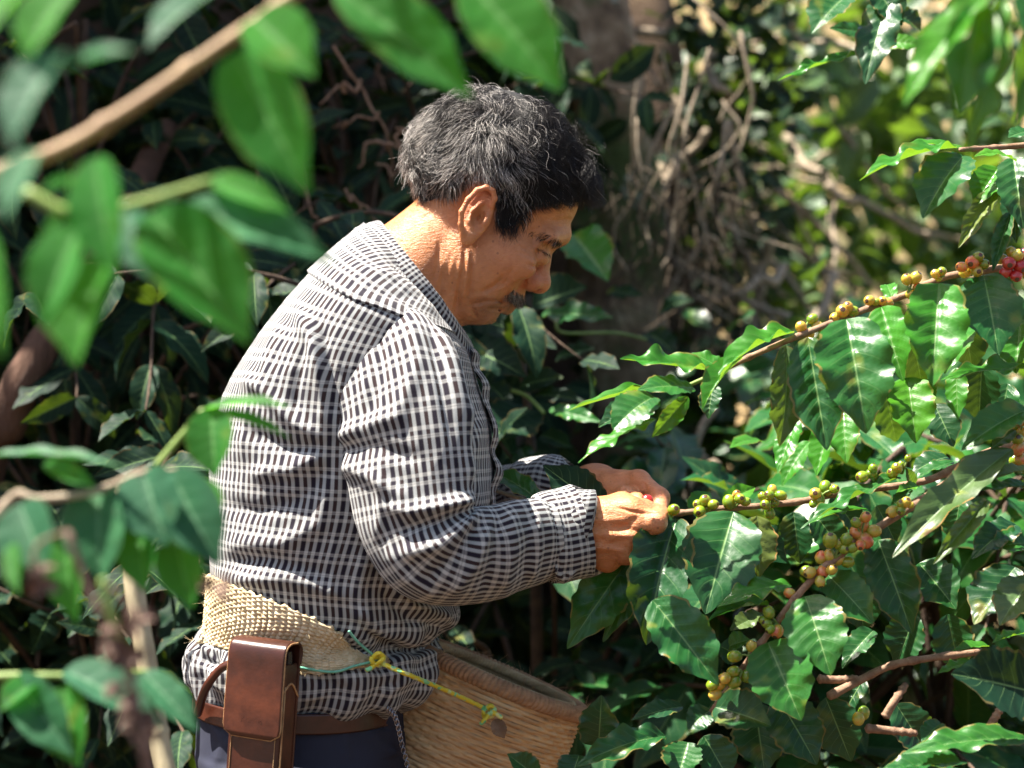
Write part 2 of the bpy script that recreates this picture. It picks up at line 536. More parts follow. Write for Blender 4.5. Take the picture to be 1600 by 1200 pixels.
_leaf_seed = [100]
def hero_leaf(parent, base, tip, wpx, face=(0, -1, .35), mat=None, name='leaf', petiole=None, **kw):
    """base/tip: (px, py, depth); wpx width as seen; face: direction of the upper side"""
    B = W(*base); T = W(*tip)
    d = (base[2] + tip[2]) / 2
    ln = np.linalg.norm(T - B)
    width = 1.10 * wpx / 1600 * KX * d
    _leaf_seed[0] += 1
    _q = np.random.RandomState(_leaf_seed[0])
    arg = dict(length=ln * 1.03, width=width, bend=_q.uniform(.04, .36), fold=_q.uniform(.06, .28), wave=_q.uniform(.03, .07), quilt=_q.uniform(.45, .95), twist=_q.uniform(-.35, .35), seed=_leaf_seed[0])
    arg.update(kw)
    bend = arg['bend']
    me = leaf_mesh('leaf', mat or L_MID, **arg)
    # correct for the arc so that the tip still lands on its place
    co = np.zeros(len(me.vertices) * 3, np.float32); me.vertices.foreach_get('co', co); co = co.reshape(-1, 3)
    nv = arg.get('nv', 13)
    tp = co[-(nv // 2 + 1)]
    ang = math.atan2(tp[2], tp[0]); sc = ln / max(np.hypot(tp[0], tp[2]), 1e-6)
    R = Matrix.Rotation(ang, 4, 'Y')
    M = frame_to(B, T, face) @ R @ Matrix.Scale(sc, 4)
    o = link(name, me, parent)
    o.matrix_basis = M
    return o

# a small library of shared leaf shapes for the masses
def leaf_lib(mat, n, seed, length=.12, ratio=.43, **kw):
    out = []
    r = np.random.RandomState(seed)
    for i in range(n):
        a = dict(length=length, width=length * ratio * r.uniform(.85, 1.15), bend=r.uniform(.05, .40), fold=r.uniform(.05, .22), wave=r.uniform(.03, .075),
                 quilt=.6, twist=r.uniform(-.5, .5), seed=seed + i, nu=16, nv=9)
        a.update(kw)
        out.append(leaf_mesh('leaf', mat, **a))
    return out

LIB_DARK = leaf_lib(L_DARK, 6, 300)
LIB_SHADE = leaf_lib(L_SHADE, 8, 340)
LIB_MID = leaf_lib(L_MID, 6, 380)
LIB_YOUNG = leaf_lib(L_YOUNG, 5, 420)
L_DEEP = leaf_mat('undergrowth_leaf_darkened', (.003, .014, .008), (.005, .024, .011), .6, .06, .2, .1, coat=.0, spec=.15)  # darker still: the deep shade behind the shrubs is painted into the leaves

def place_leaf(me, parent, base, direction, up, size, name='leaf'):
    o = link(name, me, parent)
    b = np.asarray(base, float)
    o.matrix_basis = frame_to(b, b + unit(direction), up) @ Matrix.Scale(size / .12, 4)
    return o

# coffee cherries
def berry_mesh(mat, seed):
    n, m = 12, 14
    r = np.random.RandomState(seed)
    th = np.linspace(0, np.pi, n)[:, None]; ph = np.linspace(0, 2 * np.pi, m, endpoint=False)[None]
    R = 1 + .03 * np.cos(2 * ph) * np.sin(th)
    z = np.cos(th) * 1.18 + 0 * ph
    z = np.where(th < .35, z - .10 * (1 - th / .35), z)
    V = np.stack([R * np.sin(th) * np.cos(ph), R * np.sin(th) * np.sin(ph), z], -1).reshape(-1, 3)
    return mk_mesh('cherry', V, grid_faces(n, m, True)[:, ::-1], mat)
def berry_mat(name, a, b2, c):
    m, nt, b = new_mat(name)
    tc = nt.nodes.new('ShaderNodeTexCoord'); oi = nt.nodes.new('ShaderNodeObjectInfo')
    va = nt.nodes.new('ShaderNodeVectorMath'); va.operation = 'ADD'
    nt.links.new(tc.outputs['Object'], va.inputs[0]); nt.links.new(oi.outputs['Random'], va.inputs[1])
    sp = nt.nodes.new('ShaderNodeSeparateXYZ'); nt.links.new(tc.outputs['Object'], sp.inputs[0])
    n = noise_n(nt, 1.2, 2, .5, va.outputs[0])
    f = math_n(nt, 'ADD', math_n(nt, 'MULTIPLY', sp.outputs[2], .16), n)
    f = math_n(nt, 'ADD', f, math_n(nt, 'MULTIPLY', math_n(nt, 'SUBTRACT', oi.outputs['Random'], .5), .25))
    col = ramp(nt, f, [(.28, a), (.52, b2), (.75, c)])
    # the dark eye at the tip
    eye = math_n(nt, 'MULTIPLY', math_n(nt, 'SUBTRACT', sp.outputs[2], 1.05), 40.0, clamp=True)
    col = mix_c(nt, eye, col, (.06, .035, .015))
    nt.links.new(col, b.inputs['Base Color'])
    b.inputs['Roughness'].default_value = .22
    b.inputs['Coat Weight'].default_value = .5; b.inputs['Coat Roughness'].default_value = .15
    b.inputs['Subsurface Weight'].default_value = .15; b.inputs['Subsurface Scale'].default_value = .15
    nt.links.new(bump_n(nt, noise_n(nt, 14, 3, .6, va.outputs[0]), .12, .03), b.inputs['Normal'])
    return m
B_GREEN = berry_mesh(berry_mat('green_cherry', (.10, .20, .012), (.17, .26, .015), (.28, .30, .02)), 1)
B_YELLOW = berry_mesh(berry_mat('yellowing_cherry', (.34, .32, .03), (.50, .36, .05), (.55, .28, .04)), 2)
B_ORANGE = berry_mesh(berry_mat('orange_cherry', (.40, .30, .04), (.62, .20, .05), (.55, .09, .035)), 3)
B_RED = berry_mesh(berry_mat('red_cherry', (.45, .07, .03), (.48, .025, .02), (.42, .012, .015)), 4)
BK = {'g': B_GREEN, 'y': B_YELLOW, 'o': B_ORANGE, 'r': B_RED}

def berries(parent, spots, depth, rpx=11.5, node=None, seed=0):
    """spots: (px, py, kind[, radius px[, dy]]) - each cherry a part; short stalks lead to the node"""
    r = np.random.RandomState(seed + 5)
    for sp_ in spots:
        px, py, k = sp_[:3]
        rp = sp_[3] if len(sp_) > 3 else rpx * r.uniform(.9, 1.12)
        dy = sp_[4] if len(sp_) > 4 else r.uniform(-.008, .008)
        p = W(px, py, depth + dy)
        rad = 1.08 * rp / 1600 * KX * depth
        o = link('cherry', BK[k], parent)
        if node is not None:
            ax = p - W(node[0], node[1], depth)
        else:
            ax = np.array([0, 0, -1.0])
        ax = unit(ax + r.normal(0, .004, 3) + np.array([0, -.004, -.002]))
        q = Vector(ax).to_track_quat('Z', 'Y')
        o.matrix_basis = Matrix.Translation(Vector(p)) @ q.to_matrix().to_4x4() @ Matrix.Scale(rad, 4)
        if node is not None:
            nn = W(node[0], node[1], depth)
            tube('stalk', np.array([nn, (nn + p - ax * rad) / 2 + [0, 0, .001], p - ax * rad * .9]), .0011, BARK_GREEN, parent, 5)

def twig(name, pts, r0, r1, mat, parent, n=40, knob=True, seed=0, rough=.12):
    P = catmull([W(*p) for p in pts], n)
    t = np.linspace(0, 1, n)
    rad = (r0 + (r1 - r0) * t)
    if knob: rad = rad * (1 + .35 * np.exp(-((np.mod(t * 6 + .3, 1) - .5) / .07) ** 2))
    return tube(name, P, rad, mat, parent, 9, rough, seed)
# ================================================================== plants behind the person
BR = np.random.RandomState(21)

def spray(parent, base, direction, length, lib, npairs, size, rnd, twig_mat=BARK_DARK, r0=.004, droop=.35, count=None, spread=.9):
    """a twig with opposite leaves"""
    n = 14
    d = unit(np.asarray(direction, float))
    t = np.linspace(0, 1, n)[:, None]
    P = np.asarray(base, float) + d * length * t + np.array([0, 0, -1.0]) * droop * length * t ** 2 + rnd.normal(0, .012, 3) * np.sin(t * 5)
    tube('twig', P, np.linspace(r0, r0 * .35, n), twig_mat, parent, 6, .15, int(rnd.randint(99)))
    T = unit(np.gradient(P, axis=0))
    k = 0
    for i in range(npairs):
        s = .22 + .78 * i / max(npairs - 1, 1)
        j = min(int(s * (n - 1)), n - 1)
        side = unit(np.cross(T[j], [0, 0, 1.0]) + 1e-6)
        a = rnd.uniform(-.7, .7) + (math.pi / 2 if i % 2 else 0) * .5
        upv = unit(np.cross(side, T[j]))
        for sg in (-1, 1):
            sd = side * math.cos(a) * sg + upv * math.sin(a) * sg
            dv = unit(sd * spread + T[j] * .55 + np.array([0, 0, -.35]) + rnd.normal(0, .18, 3))
            up = unit(np.array([0, -.55, 1.0]) + rnd.normal(0, .35, 3))
            place_leaf(lib[rnd.randint(len(lib))], parent, P[j], dv, up, size * rnd.uniform(.7, 1.15) * (1 - .25 * (s > .9)))
            k += 1
    return k

def shrub(name, label, root, targets, lib, size, seed, npairs=5, length=(.28, .5), toward=(0, -1, .1), stem_r=.012, group=None, tw=BARK_DARK):
    """targets: points (px, py, depth) where twigs start; a stem carries them"""
    rnd = np.random.RandomState(seed)
    o = empty(name, root)
    tag(o, label, 'shrub', group)
    root = np.asarray(root, float)
    tops = [W(*t) for t in targets]
    zmax = max(t[2] for t in tops)
    top = np.array([np.mean([t[0] for t in tops]), root[1], zmax])
    P = catmull([root, root * .6 + top * .4 + rnd.normal(0, .04, 3), top], 24)
    tube('stem', P, np.linspace(stem_r, stem_r * .35, 24), tw, o, 9, .2, seed)
    for t in tops:
        i = int(np.clip((t[2] - .18 - root[2]) / max(zmax - root[2], .1) * 23, 0, 23))
        a = P[i]
        L = rnd.uniform(*length)
        tube('twig', catmull([a, (a + t) / 2 + [0, 0, .03], t], 12), np.linspace(.005, .004, 12), tw, o, 6, .15, seed)
        d = unit((t - a) * np.array([1, .5, .5]) + np.asarray(toward) * .25 + rnd.normal(0, .25, 3))
        spray(o, t, d, L, lib, npairs, size, rnd, tw)
    return o

def rnd_targets(rnd, x0, x1, y0, y1, d0, d1, n):
    return [(rnd.uniform(x0, x1), rnd.uniform(y0, y1), rnd.uniform(d0, d1)) for _ in range(n)]

_r = np.random.RandomState(5)
G_SH = 'coffee shrubs in the shade behind the person'
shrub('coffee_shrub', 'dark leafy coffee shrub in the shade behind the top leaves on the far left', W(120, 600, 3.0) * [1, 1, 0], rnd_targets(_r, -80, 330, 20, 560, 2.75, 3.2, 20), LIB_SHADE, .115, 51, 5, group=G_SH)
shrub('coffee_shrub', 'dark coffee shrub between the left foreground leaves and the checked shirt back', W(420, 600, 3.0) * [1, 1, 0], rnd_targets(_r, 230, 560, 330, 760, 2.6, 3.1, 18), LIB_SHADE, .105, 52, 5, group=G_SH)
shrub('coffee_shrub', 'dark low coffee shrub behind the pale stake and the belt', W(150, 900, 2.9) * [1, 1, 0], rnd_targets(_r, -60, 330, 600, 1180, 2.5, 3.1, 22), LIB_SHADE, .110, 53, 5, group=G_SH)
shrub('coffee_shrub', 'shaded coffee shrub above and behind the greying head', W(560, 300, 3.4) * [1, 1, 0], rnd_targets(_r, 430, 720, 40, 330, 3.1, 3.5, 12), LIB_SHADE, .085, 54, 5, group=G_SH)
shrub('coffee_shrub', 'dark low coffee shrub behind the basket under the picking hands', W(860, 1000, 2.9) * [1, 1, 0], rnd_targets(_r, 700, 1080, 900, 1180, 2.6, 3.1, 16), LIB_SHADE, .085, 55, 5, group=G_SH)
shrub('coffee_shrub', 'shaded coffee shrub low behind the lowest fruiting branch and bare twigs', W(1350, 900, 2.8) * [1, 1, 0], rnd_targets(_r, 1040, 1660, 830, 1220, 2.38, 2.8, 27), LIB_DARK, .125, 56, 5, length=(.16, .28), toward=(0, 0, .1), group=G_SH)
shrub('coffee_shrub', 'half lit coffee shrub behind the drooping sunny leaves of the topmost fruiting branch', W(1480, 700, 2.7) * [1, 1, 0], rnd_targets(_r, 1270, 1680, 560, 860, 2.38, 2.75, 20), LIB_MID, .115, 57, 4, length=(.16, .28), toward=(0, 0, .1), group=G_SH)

# the leafy shoots right in front of the chest, each leaf laid out
chest = empty('coffee_shrub', W(850, 800, 2.75) * [1, 1, 0])
tag(chest, 'broad leaved coffee shrub in shade between the chest and the dark bank', 'shrub', G_SH)
tube('stem', catmull([W(850, 800, 2.75) * [1, 1, 0], W(840, 1100, 2.74), W(830, 700, 2.7), W(800, 480, 2.72)], 40), np.linspace(.012, .004, 40), BARK_DARK, chest, 9, .2, 3)
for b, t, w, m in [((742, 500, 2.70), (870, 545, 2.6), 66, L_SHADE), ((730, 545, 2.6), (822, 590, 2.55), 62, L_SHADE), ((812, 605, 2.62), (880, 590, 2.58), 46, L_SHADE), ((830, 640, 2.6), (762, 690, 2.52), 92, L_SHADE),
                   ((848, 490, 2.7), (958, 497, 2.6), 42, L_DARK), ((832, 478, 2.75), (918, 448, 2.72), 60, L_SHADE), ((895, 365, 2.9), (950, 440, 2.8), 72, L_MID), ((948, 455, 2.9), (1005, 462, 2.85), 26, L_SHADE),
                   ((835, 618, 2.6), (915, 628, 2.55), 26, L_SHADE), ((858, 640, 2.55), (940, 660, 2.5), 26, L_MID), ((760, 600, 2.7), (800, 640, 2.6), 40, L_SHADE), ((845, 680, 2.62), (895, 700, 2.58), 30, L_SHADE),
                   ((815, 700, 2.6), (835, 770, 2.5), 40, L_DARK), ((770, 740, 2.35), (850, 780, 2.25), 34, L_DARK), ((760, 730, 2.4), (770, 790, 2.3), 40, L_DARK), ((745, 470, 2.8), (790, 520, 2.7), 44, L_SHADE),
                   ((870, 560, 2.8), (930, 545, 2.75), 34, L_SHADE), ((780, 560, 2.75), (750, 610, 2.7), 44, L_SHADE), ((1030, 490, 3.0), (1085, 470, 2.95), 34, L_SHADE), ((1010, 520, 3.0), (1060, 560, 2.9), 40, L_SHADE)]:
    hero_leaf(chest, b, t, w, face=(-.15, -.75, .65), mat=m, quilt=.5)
tube('twig', catmull([W(800, 610, 2.6), W(825, 620, 2.58), W(850, 645, 2.55)], 14), .003, BARK_GREEN, chest, 6)
tube('twig', catmull([W(868, 500, 2.8), W(880, 520, 2.8), W(960, 520, 2.85), W(1010, 530, 2.9)], 14), .0022, BARK_GREEN, chest, 6)
# leaves pushed up between the two forearms
hero_leaf(chest, (945, 800, 2.10), (848, 727, 2.10), 66, face=(-.1, -.9, .4), mat=L_SHADE, quilt=.7)
hero_leaf(chest, (846, 786, 2.12), (768, 738, 2.16), 34, face=(.1, -.8, .6), mat=L_MID, bend=.3)
tube('twig', catmull([W(770, 765, 2.15), W(810, 778, 2.13), W(850, 790, 2.12), W(940, 802, 2.12)], 14), .0022, BARK_PALE, chest, 6)

# ---- the mossy shade tree: trunk in view, its crown unseen overhead, put there to shade the background
MOSSY, _nt, _b = new_mat('mossy_bark')
_tc = _nt.nodes.new('ShaderNodeTexCoord')
_n = noise_n(_nt, 16, 6, .65, _tc.outputs['Object']); _n2 = noise_n(_nt, 5, 4, .6, _tc.outputs['Object']); _n3 = noise_n(_nt, 11, 3, .5, _tc.outputs['Object'])
_c = ramp(_nt, _n, [(.3, (.06, .04, .025)), (.5, (.20, .145, .09)), (.72, (.40, .33, .23))])
_c = mix_c(_nt, math_n(_nt, 'MULTIPLY', math_n(_nt, 'SUBTRACT', _n2, .44), 7.0, clamp=True), _c, (.045, .075, .02))
_c = mix_c(_nt, math_n(_nt, 'MULTIPLY', math_n(_nt, 'SUBTRACT', _n3, .64), 18.0, clamp=True), _c, (.34, .42, .36))
_nt.links.new(_c, _b.inputs['Base Color']); _b.inputs['Roughness'].default_value = .95
_nt.links.new(bump_n(_nt, _n, .9, .02), _b.inputs['Normal'])
tree = empty('shade_tree', (.19, 3.75, 0))
tag(tree, 'mossy lichen spotted tree trunk rising behind the front of the hair', 'tree')
TP = catmull([np.array([.30, 3.72, .2]), W(985, 700, 3.62), W(965, 420, 3.55), W(945, 200, 3.55), W(925, 0, 3.55), W(905, -250, 3.6), W(880, -600, 3.7)], 90)
tube('trunk', TP, np.concatenate([np.linspace(.12, .08, 30), np.linspace(.08, .06, 60)]), MOSSY, tree, 48, .75, 4)
for k, (x, y, d) in enumerate([(-1.6, 4.3, 3.3), (-.6, 3.6, 3.5), (.6, 4.6, 3.4), (-1.0, 3.2, 3.2), (.2, 5.0, 3.6), (-2.2, 3.5, 3.4)]):
    tube('limb', catmull([TP[70 + k * 3], (TP[75] + np.array([x, y, d])) / 2 + [0, 0, .2], np.array([x, y, d])], 20), np.linspace(.05, .012, 20), MOSSY, tree, 9, .3, k)
def leaf_mass(name, pts, mat, parent, size, seed, up=(0, 0, 1), flat=.8, variants=None):
    """many small leaves in one mesh"""
    r = np.random.RandomState(seed)
    V0, F0, uv0 = leaf_geo(.12, .055, .25, .12, .05, .3, 0, seed, nu=7, nv=5)
    n = len(pts)
    d = unit(np.stack([r.normal(0, 1, n), r.normal(0, 1, n), r.normal(-.35, .5, n)], -1))
    u = unit(np.asarray(up, float) * flat + r.normal(0, .5, (n, 3)))
    u = unit(u - (u * d).sum(1, keepdims=True) * d)
    b = np.cross(u, d)
    s = size / .12 * r.uniform(.6, 1.25, n)
    M = np.stack([d, b, u], -1) * s[:, None, None]
    V = np.einsum('nij,kj->nki', M, V0) + np.asarray(pts)[:, None]
    F = (F0[None] + (np.arange(n) * len(V0))[:, None, None]).reshape(-1, 4)
    o = link(name, mk_mesh(name, V.reshape(-1, 3), F, mat, uv=np.tile(uv0, (n, 1))), parent)
    return o
def clump_pts(r, centres, rad, n):
    c = np.asarray(centres)[r.randint(len(centres), size=n)]
    return c + r.normal(0, 1, (n, 3)) * np.asarray(rad)
cc = [(BR.uniform(-3.6, -.72), BR.uniform(2.72, 5.0), BR.uniform(2.7, 3.6)) for _ in range(130)]
added_canopy = leaf_mass('added_canopy', clump_pts(BR, cc, (.20, .13, .12), 8200), L_DARK, tree, .19, 3)  # leaf mass added out of view so the background falls into shade
added_canopy['kind'] = 'stuff'

# a dead grey stump beside it
stump = empty('dead_stump', (-.05, 3.9, 0))
tag(stump, 'dead grey weathered trunk standing just above the top of the head', 'tree')
GREYW = noise_mat('weathered_wood', (.14, .10, .08), (.38, .33, .28), 24, .9, .8, .01, stretch=(3, 3, .35))
tube('trunk', catmull([np.array([-.02, 3.85, .2]), W(775, 500, 3.8), W(768, 200, 3.75), W(752, 60, 3.75), W(740, -160, 3.8)], 60), np.linspace(.075, .045, 60), GREYW, stump, 26, .4, 12)
tube('root', catmull([W(770, 130, 3.72), W(748, 60, 3.70), W(735, 20, 3.70), W(715, -60, 3.72)], 20), np.linspace(.016, .010, 20), GREYW, stump, 9, .3, 13)

# leaning trunk at the left edge
lean = empty('leaning_tree', (-.75, 2.75, 0))
tag(lean, 'reddish brown leaning trunk at the left edge above the low leaves', 'tree')
tube('trunk', catmull([np.array([-.95, 2.85, .0]), W(-40, 800, 2.7), W(10, 660, 2.65), W(60, 555, 2.65), W(150, 420, 2.75), W(260, 200, 3.0)], 50), np.linspace(.034, .018, 50), noise_mat('red_bark', (.06, .030, .018), (.14, .075, .05), 18, .9, .8, .01, stretch=(2, 2, .5)), lean, 18, .25, 14)

# ---- roots and dead grass hanging down the bank
ROOT = noise_mat('dead_roots', (.022, .016, .010), (.075, .052, .03), 50, .9, .3, .002)
bag = Bag()
rr = np.random.RandomState(31)
for k in range(150):
    x0 = rr.uniform(945, 1165); y0 = rr.uniform(240, 520)
    L = rr.uniform(40, 150); d = rr.uniform(3.25, 3.6)
    dx = rr.normal(0, 55)
    pts = [W(x0, y0, d), W(x0 + dx * .4, y0 + L * .4, d - .03), W(x0 + dx, y0 + L, d + rr.uniform(-.05, .05))]
    V, F, C = tube_arrays(catmull(pts, 7), np.linspace(.0014, .0006, 7) * rr.uniform(.7, 1.6), 4)
    bag.add(V, [tuple(f) for f in F])
tag(bag.build('hanging_roots', ROOT), 'brown dead roots and grass hanging down the earth bank', 'roots', kind='stuff')

# ---- thin bare twigs
def bare(name, label, sets, mat, seed, r=(.004, .002)):
    o = empty(name, W(*sets[0][0]) * [1, 1, 0])
    tag(o, label, 'twigs')
    q = np.random.RandomState(seed)
    for k, pts in enumerate(sets):
        P = catmull([W(*p) for p in pts], 26)
        s = np.linspace(0, 1, 26)[:, None]
        P = P + .012 * np.stack([vnoise(np.concatenate([s * 6, s * 0 + k, s * 0 + c], 1), seed) for c in range(3)], -1)
        f = q.uniform(.7, 1.3)
        tube('branch', P, np.linspace(r[0] * f, r[1] * f, 26), mat, o, 7, .25, k)
    return o
bare('bare_twigs', 'pale bare twigs hanging in the shade behind the nape and shirt collar',
     [[(520, 70, 2.9), (560, 150, 2.9), (600, 215, 2.9), (625, 300, 2.95)], [(560, 130, 2.9), (530, 138, 2.9), (503, 150, 2.88)], [(590, 175, 2.9), (555, 185, 2.88), (525, 205, 2.88)],
      [(440, 250, 2.8), (470, 300, 2.8), (500, 350, 2.8), (515, 385, 2.8)], [(604, 215, 2.9), (580, 235, 2.9), (560, 265, 2.9)], [(610, 235, 2.9), (628, 225, 2.88), (625, 205, 2.88)],
      [(540, 300, 2.8), (570, 325, 2.8), (600, 350, 2.8)], [(505, 360, 2.8), (540, 345, 2.8), (570, 320, 2.8)], [(600, 260, 2.9), (625, 270, 2.9), (640, 262, 2.9)], [(595, 90, 3.2), (605, 150, 3.2), (640, 200, 3.2)],
      [(405, 240, 2.85), (395, 300, 2.85), (375, 330, 2.85)]], BARK, 3, (.0026, .0013))
q = np.random.RandomState(8)
sets = []
for k in range(64):
    x, y = q.uniform(985, 1330), q.uniform(20, 520); d = q.uniform(3.6, 4.8)
    a = q.uniform(.2, 2.9); L = q.uniform(120, 330); c = q.normal(0, 60)
    sets.append([(x, y, d), (x + L * .5 * math.cos(a) + c * .5, y + L * .5 * math.sin(a), d + q.uniform(-.15, .15)), (x + L * math.cos(a), y + L * math.sin(a) + c * .4, d + q.uniform(-.3, .3))])
sets += [[(1000, 60, 3.8), (1090, 40, 3.9), (1110, 130, 3.9), (1095, 190, 3.9)], [(985, 110, 3.7), (1000, 60, 3.7), (1020, 140, 3.7)],
         [(1330, 240, 4.6), (1230, 260, 4.5), (1130, 265, 4.4)], [(1210, 280, 4.2), (1290, 420, 4.2), (1330, 540, 4.2)], [(1180, 300, 4.2), (1260, 400, 4.2), (1350, 470, 4.3)],
         [(1160, 330, 4.0), (1220, 430, 4.0), (1280, 500, 4.0)], [(1185, 420, 3.8), (1180, 520, 3.8), (1170, 640, 3.8)], [(1150, 350, 3.8), (1200, 500, 3.8), (1215, 560, 3.8)]]
bare('bare_twigs', 'tangle of pale bare twigs in front of the sunlit hillside', sets, BARK_PALE, 9, (.0085, .004))
bare('bare_twigs', 'two crossed bare twigs behind the fingertips', [[(1108, 640, 3.0), (1095, 690, 3.0), (1085, 740, 3.0), (1058, 790, 3.0)], [(1060, 680, 3.0), (1095, 712, 3.0), (1140, 755, 3.0)], [(1090, 720, 3.02), (1130, 740, 3.02), (1180, 770, 3.02)]], BARK_PALE, 10, (.0062, .004))
# ---- blurred foliage beyond
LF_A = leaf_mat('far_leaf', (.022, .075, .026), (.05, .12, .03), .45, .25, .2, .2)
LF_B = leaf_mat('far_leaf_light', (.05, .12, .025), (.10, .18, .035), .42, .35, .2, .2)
def zone(n, x0, x1, y0, y1, d0, d1, r):
    return [W(r.uniform(x0, x1), r.uniform(y0, y1), r.uniform(d0, d1)) for _ in range(n)]
q = np.random.RandomState(14)
tag(leaf_mass('vine_foliage', clump_pts(q, zone(34, 1050, 1220, -60, 640, 3.6, 4.1, q), (.04, .06, .05), 700), L_SHADE, None, .055, 5, (0, -.6, .8)), 'shaded vine leaves growing over the bank beside the trunk', 'vine', kind='stuff')
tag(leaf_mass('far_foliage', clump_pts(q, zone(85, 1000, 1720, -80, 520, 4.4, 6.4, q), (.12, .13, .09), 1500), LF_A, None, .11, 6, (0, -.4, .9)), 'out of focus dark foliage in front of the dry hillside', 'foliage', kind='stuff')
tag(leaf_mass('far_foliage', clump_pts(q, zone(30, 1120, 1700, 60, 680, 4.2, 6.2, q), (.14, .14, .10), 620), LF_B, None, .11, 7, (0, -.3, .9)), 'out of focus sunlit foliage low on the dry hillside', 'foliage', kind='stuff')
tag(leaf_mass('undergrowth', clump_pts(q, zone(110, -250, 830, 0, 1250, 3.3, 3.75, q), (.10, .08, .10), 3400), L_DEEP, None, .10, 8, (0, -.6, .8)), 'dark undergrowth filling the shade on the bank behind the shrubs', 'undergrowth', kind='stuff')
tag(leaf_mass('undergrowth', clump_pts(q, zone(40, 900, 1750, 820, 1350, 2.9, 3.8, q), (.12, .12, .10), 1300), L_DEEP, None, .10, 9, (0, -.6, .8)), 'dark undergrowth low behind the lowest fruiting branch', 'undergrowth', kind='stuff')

tag(leaf_mass('thicket', clump_pts(q, zone(46, 1120, 1750, 560, 900, 2.95, 3.9, q), (.09, .10, .08), 900), L_DARK, None, .10, 15, (0, -.6, .8)), 'half shaded thicket of leaves behind the middle fruiting branch', 'thicket', kind='stuff')

q = np.random.RandomState(77)
sets = []
for i in range(13):
    x, y = q.uniform(985, 1150), q.uniform(-40, 260); d = q.uniform(3.25, 3.5); L = q.uniform(140, 380)
    sets.append([(x, y, d), (x + q.normal(0, 30), y + L * .4, d), (x + q.normal(10, 45), y + L * .75, d + .05), (x + q.normal(15, 70), y + L, d + .05)])
bare('hanging_vines', 'thin pale vines hanging beside the mossy trunk', sets, BARK_PALE, 19, (.0030, .0015))
# ================================================================== the person
Y0 = 2.15                      # middle plane of the body
CR = 4293.0                    # face drawing units per metre

def HP(cx, cy, s=0.0):
    return W(580 + cx / 3.0, 120 + cy / 3.0, Y0 - s)

PHI = math.radians(36)
FWD = np.array([math.cos(PHI), 0, -math.sin(PHI)])
UPV = np.array([math.sin(PHI), 0, math.cos(PHI)])
RH = np.stack([FWD, np.array([0, -1.0, 0]), UPV], 1)       # columns: forward, side, up

def rot_axes(deg):
    a = math.radians(deg)
    f = np.array([math.cos(a), 0, -math.sin(a)]); u = np.array([math.sin(a), 0, math.cos(a)])
    return np.stack([f, np.array([0, -1.0, 0]), u], 1)

def line_w(q, pts, w):
    """soft profile (1 on the line, 0 away) of a polyline in a 2-d drawing, tapering to its ends"""
    best = np.full(len(q), 1e9); tt = np.zeros(len(q)); L = 0.0
    seg = [np.hypot(b[0] - a[0], b[1] - a[1]) for a, b in zip(pts[:-1], pts[1:])]
    tot = sum(seg)
    for (a, b), sl in zip(zip(pts[:-1], pts[1:]), seg):
        a = np.array(a, float); ba = np.array(b, float) - a
        h = np.clip((q - a) @ ba / (ba @ ba), 0, 1)
        d = np.linalg.norm(q - a - h[:, None] * ba, axis=1)
        m = d < best
        best = np.where(m, d, best); tt = np.where(m, (L + h * sl) / tot, tt)
        L += sl
    return np.exp(-(best / w) ** 2) * np.clip(np.minimum(tt, 1 - tt) * 5 + .12, 0, 1)

def cranium(p):
    d = s_ell(p, HP(578, 432), (.0905, .0745, .0815), RH)
    return d

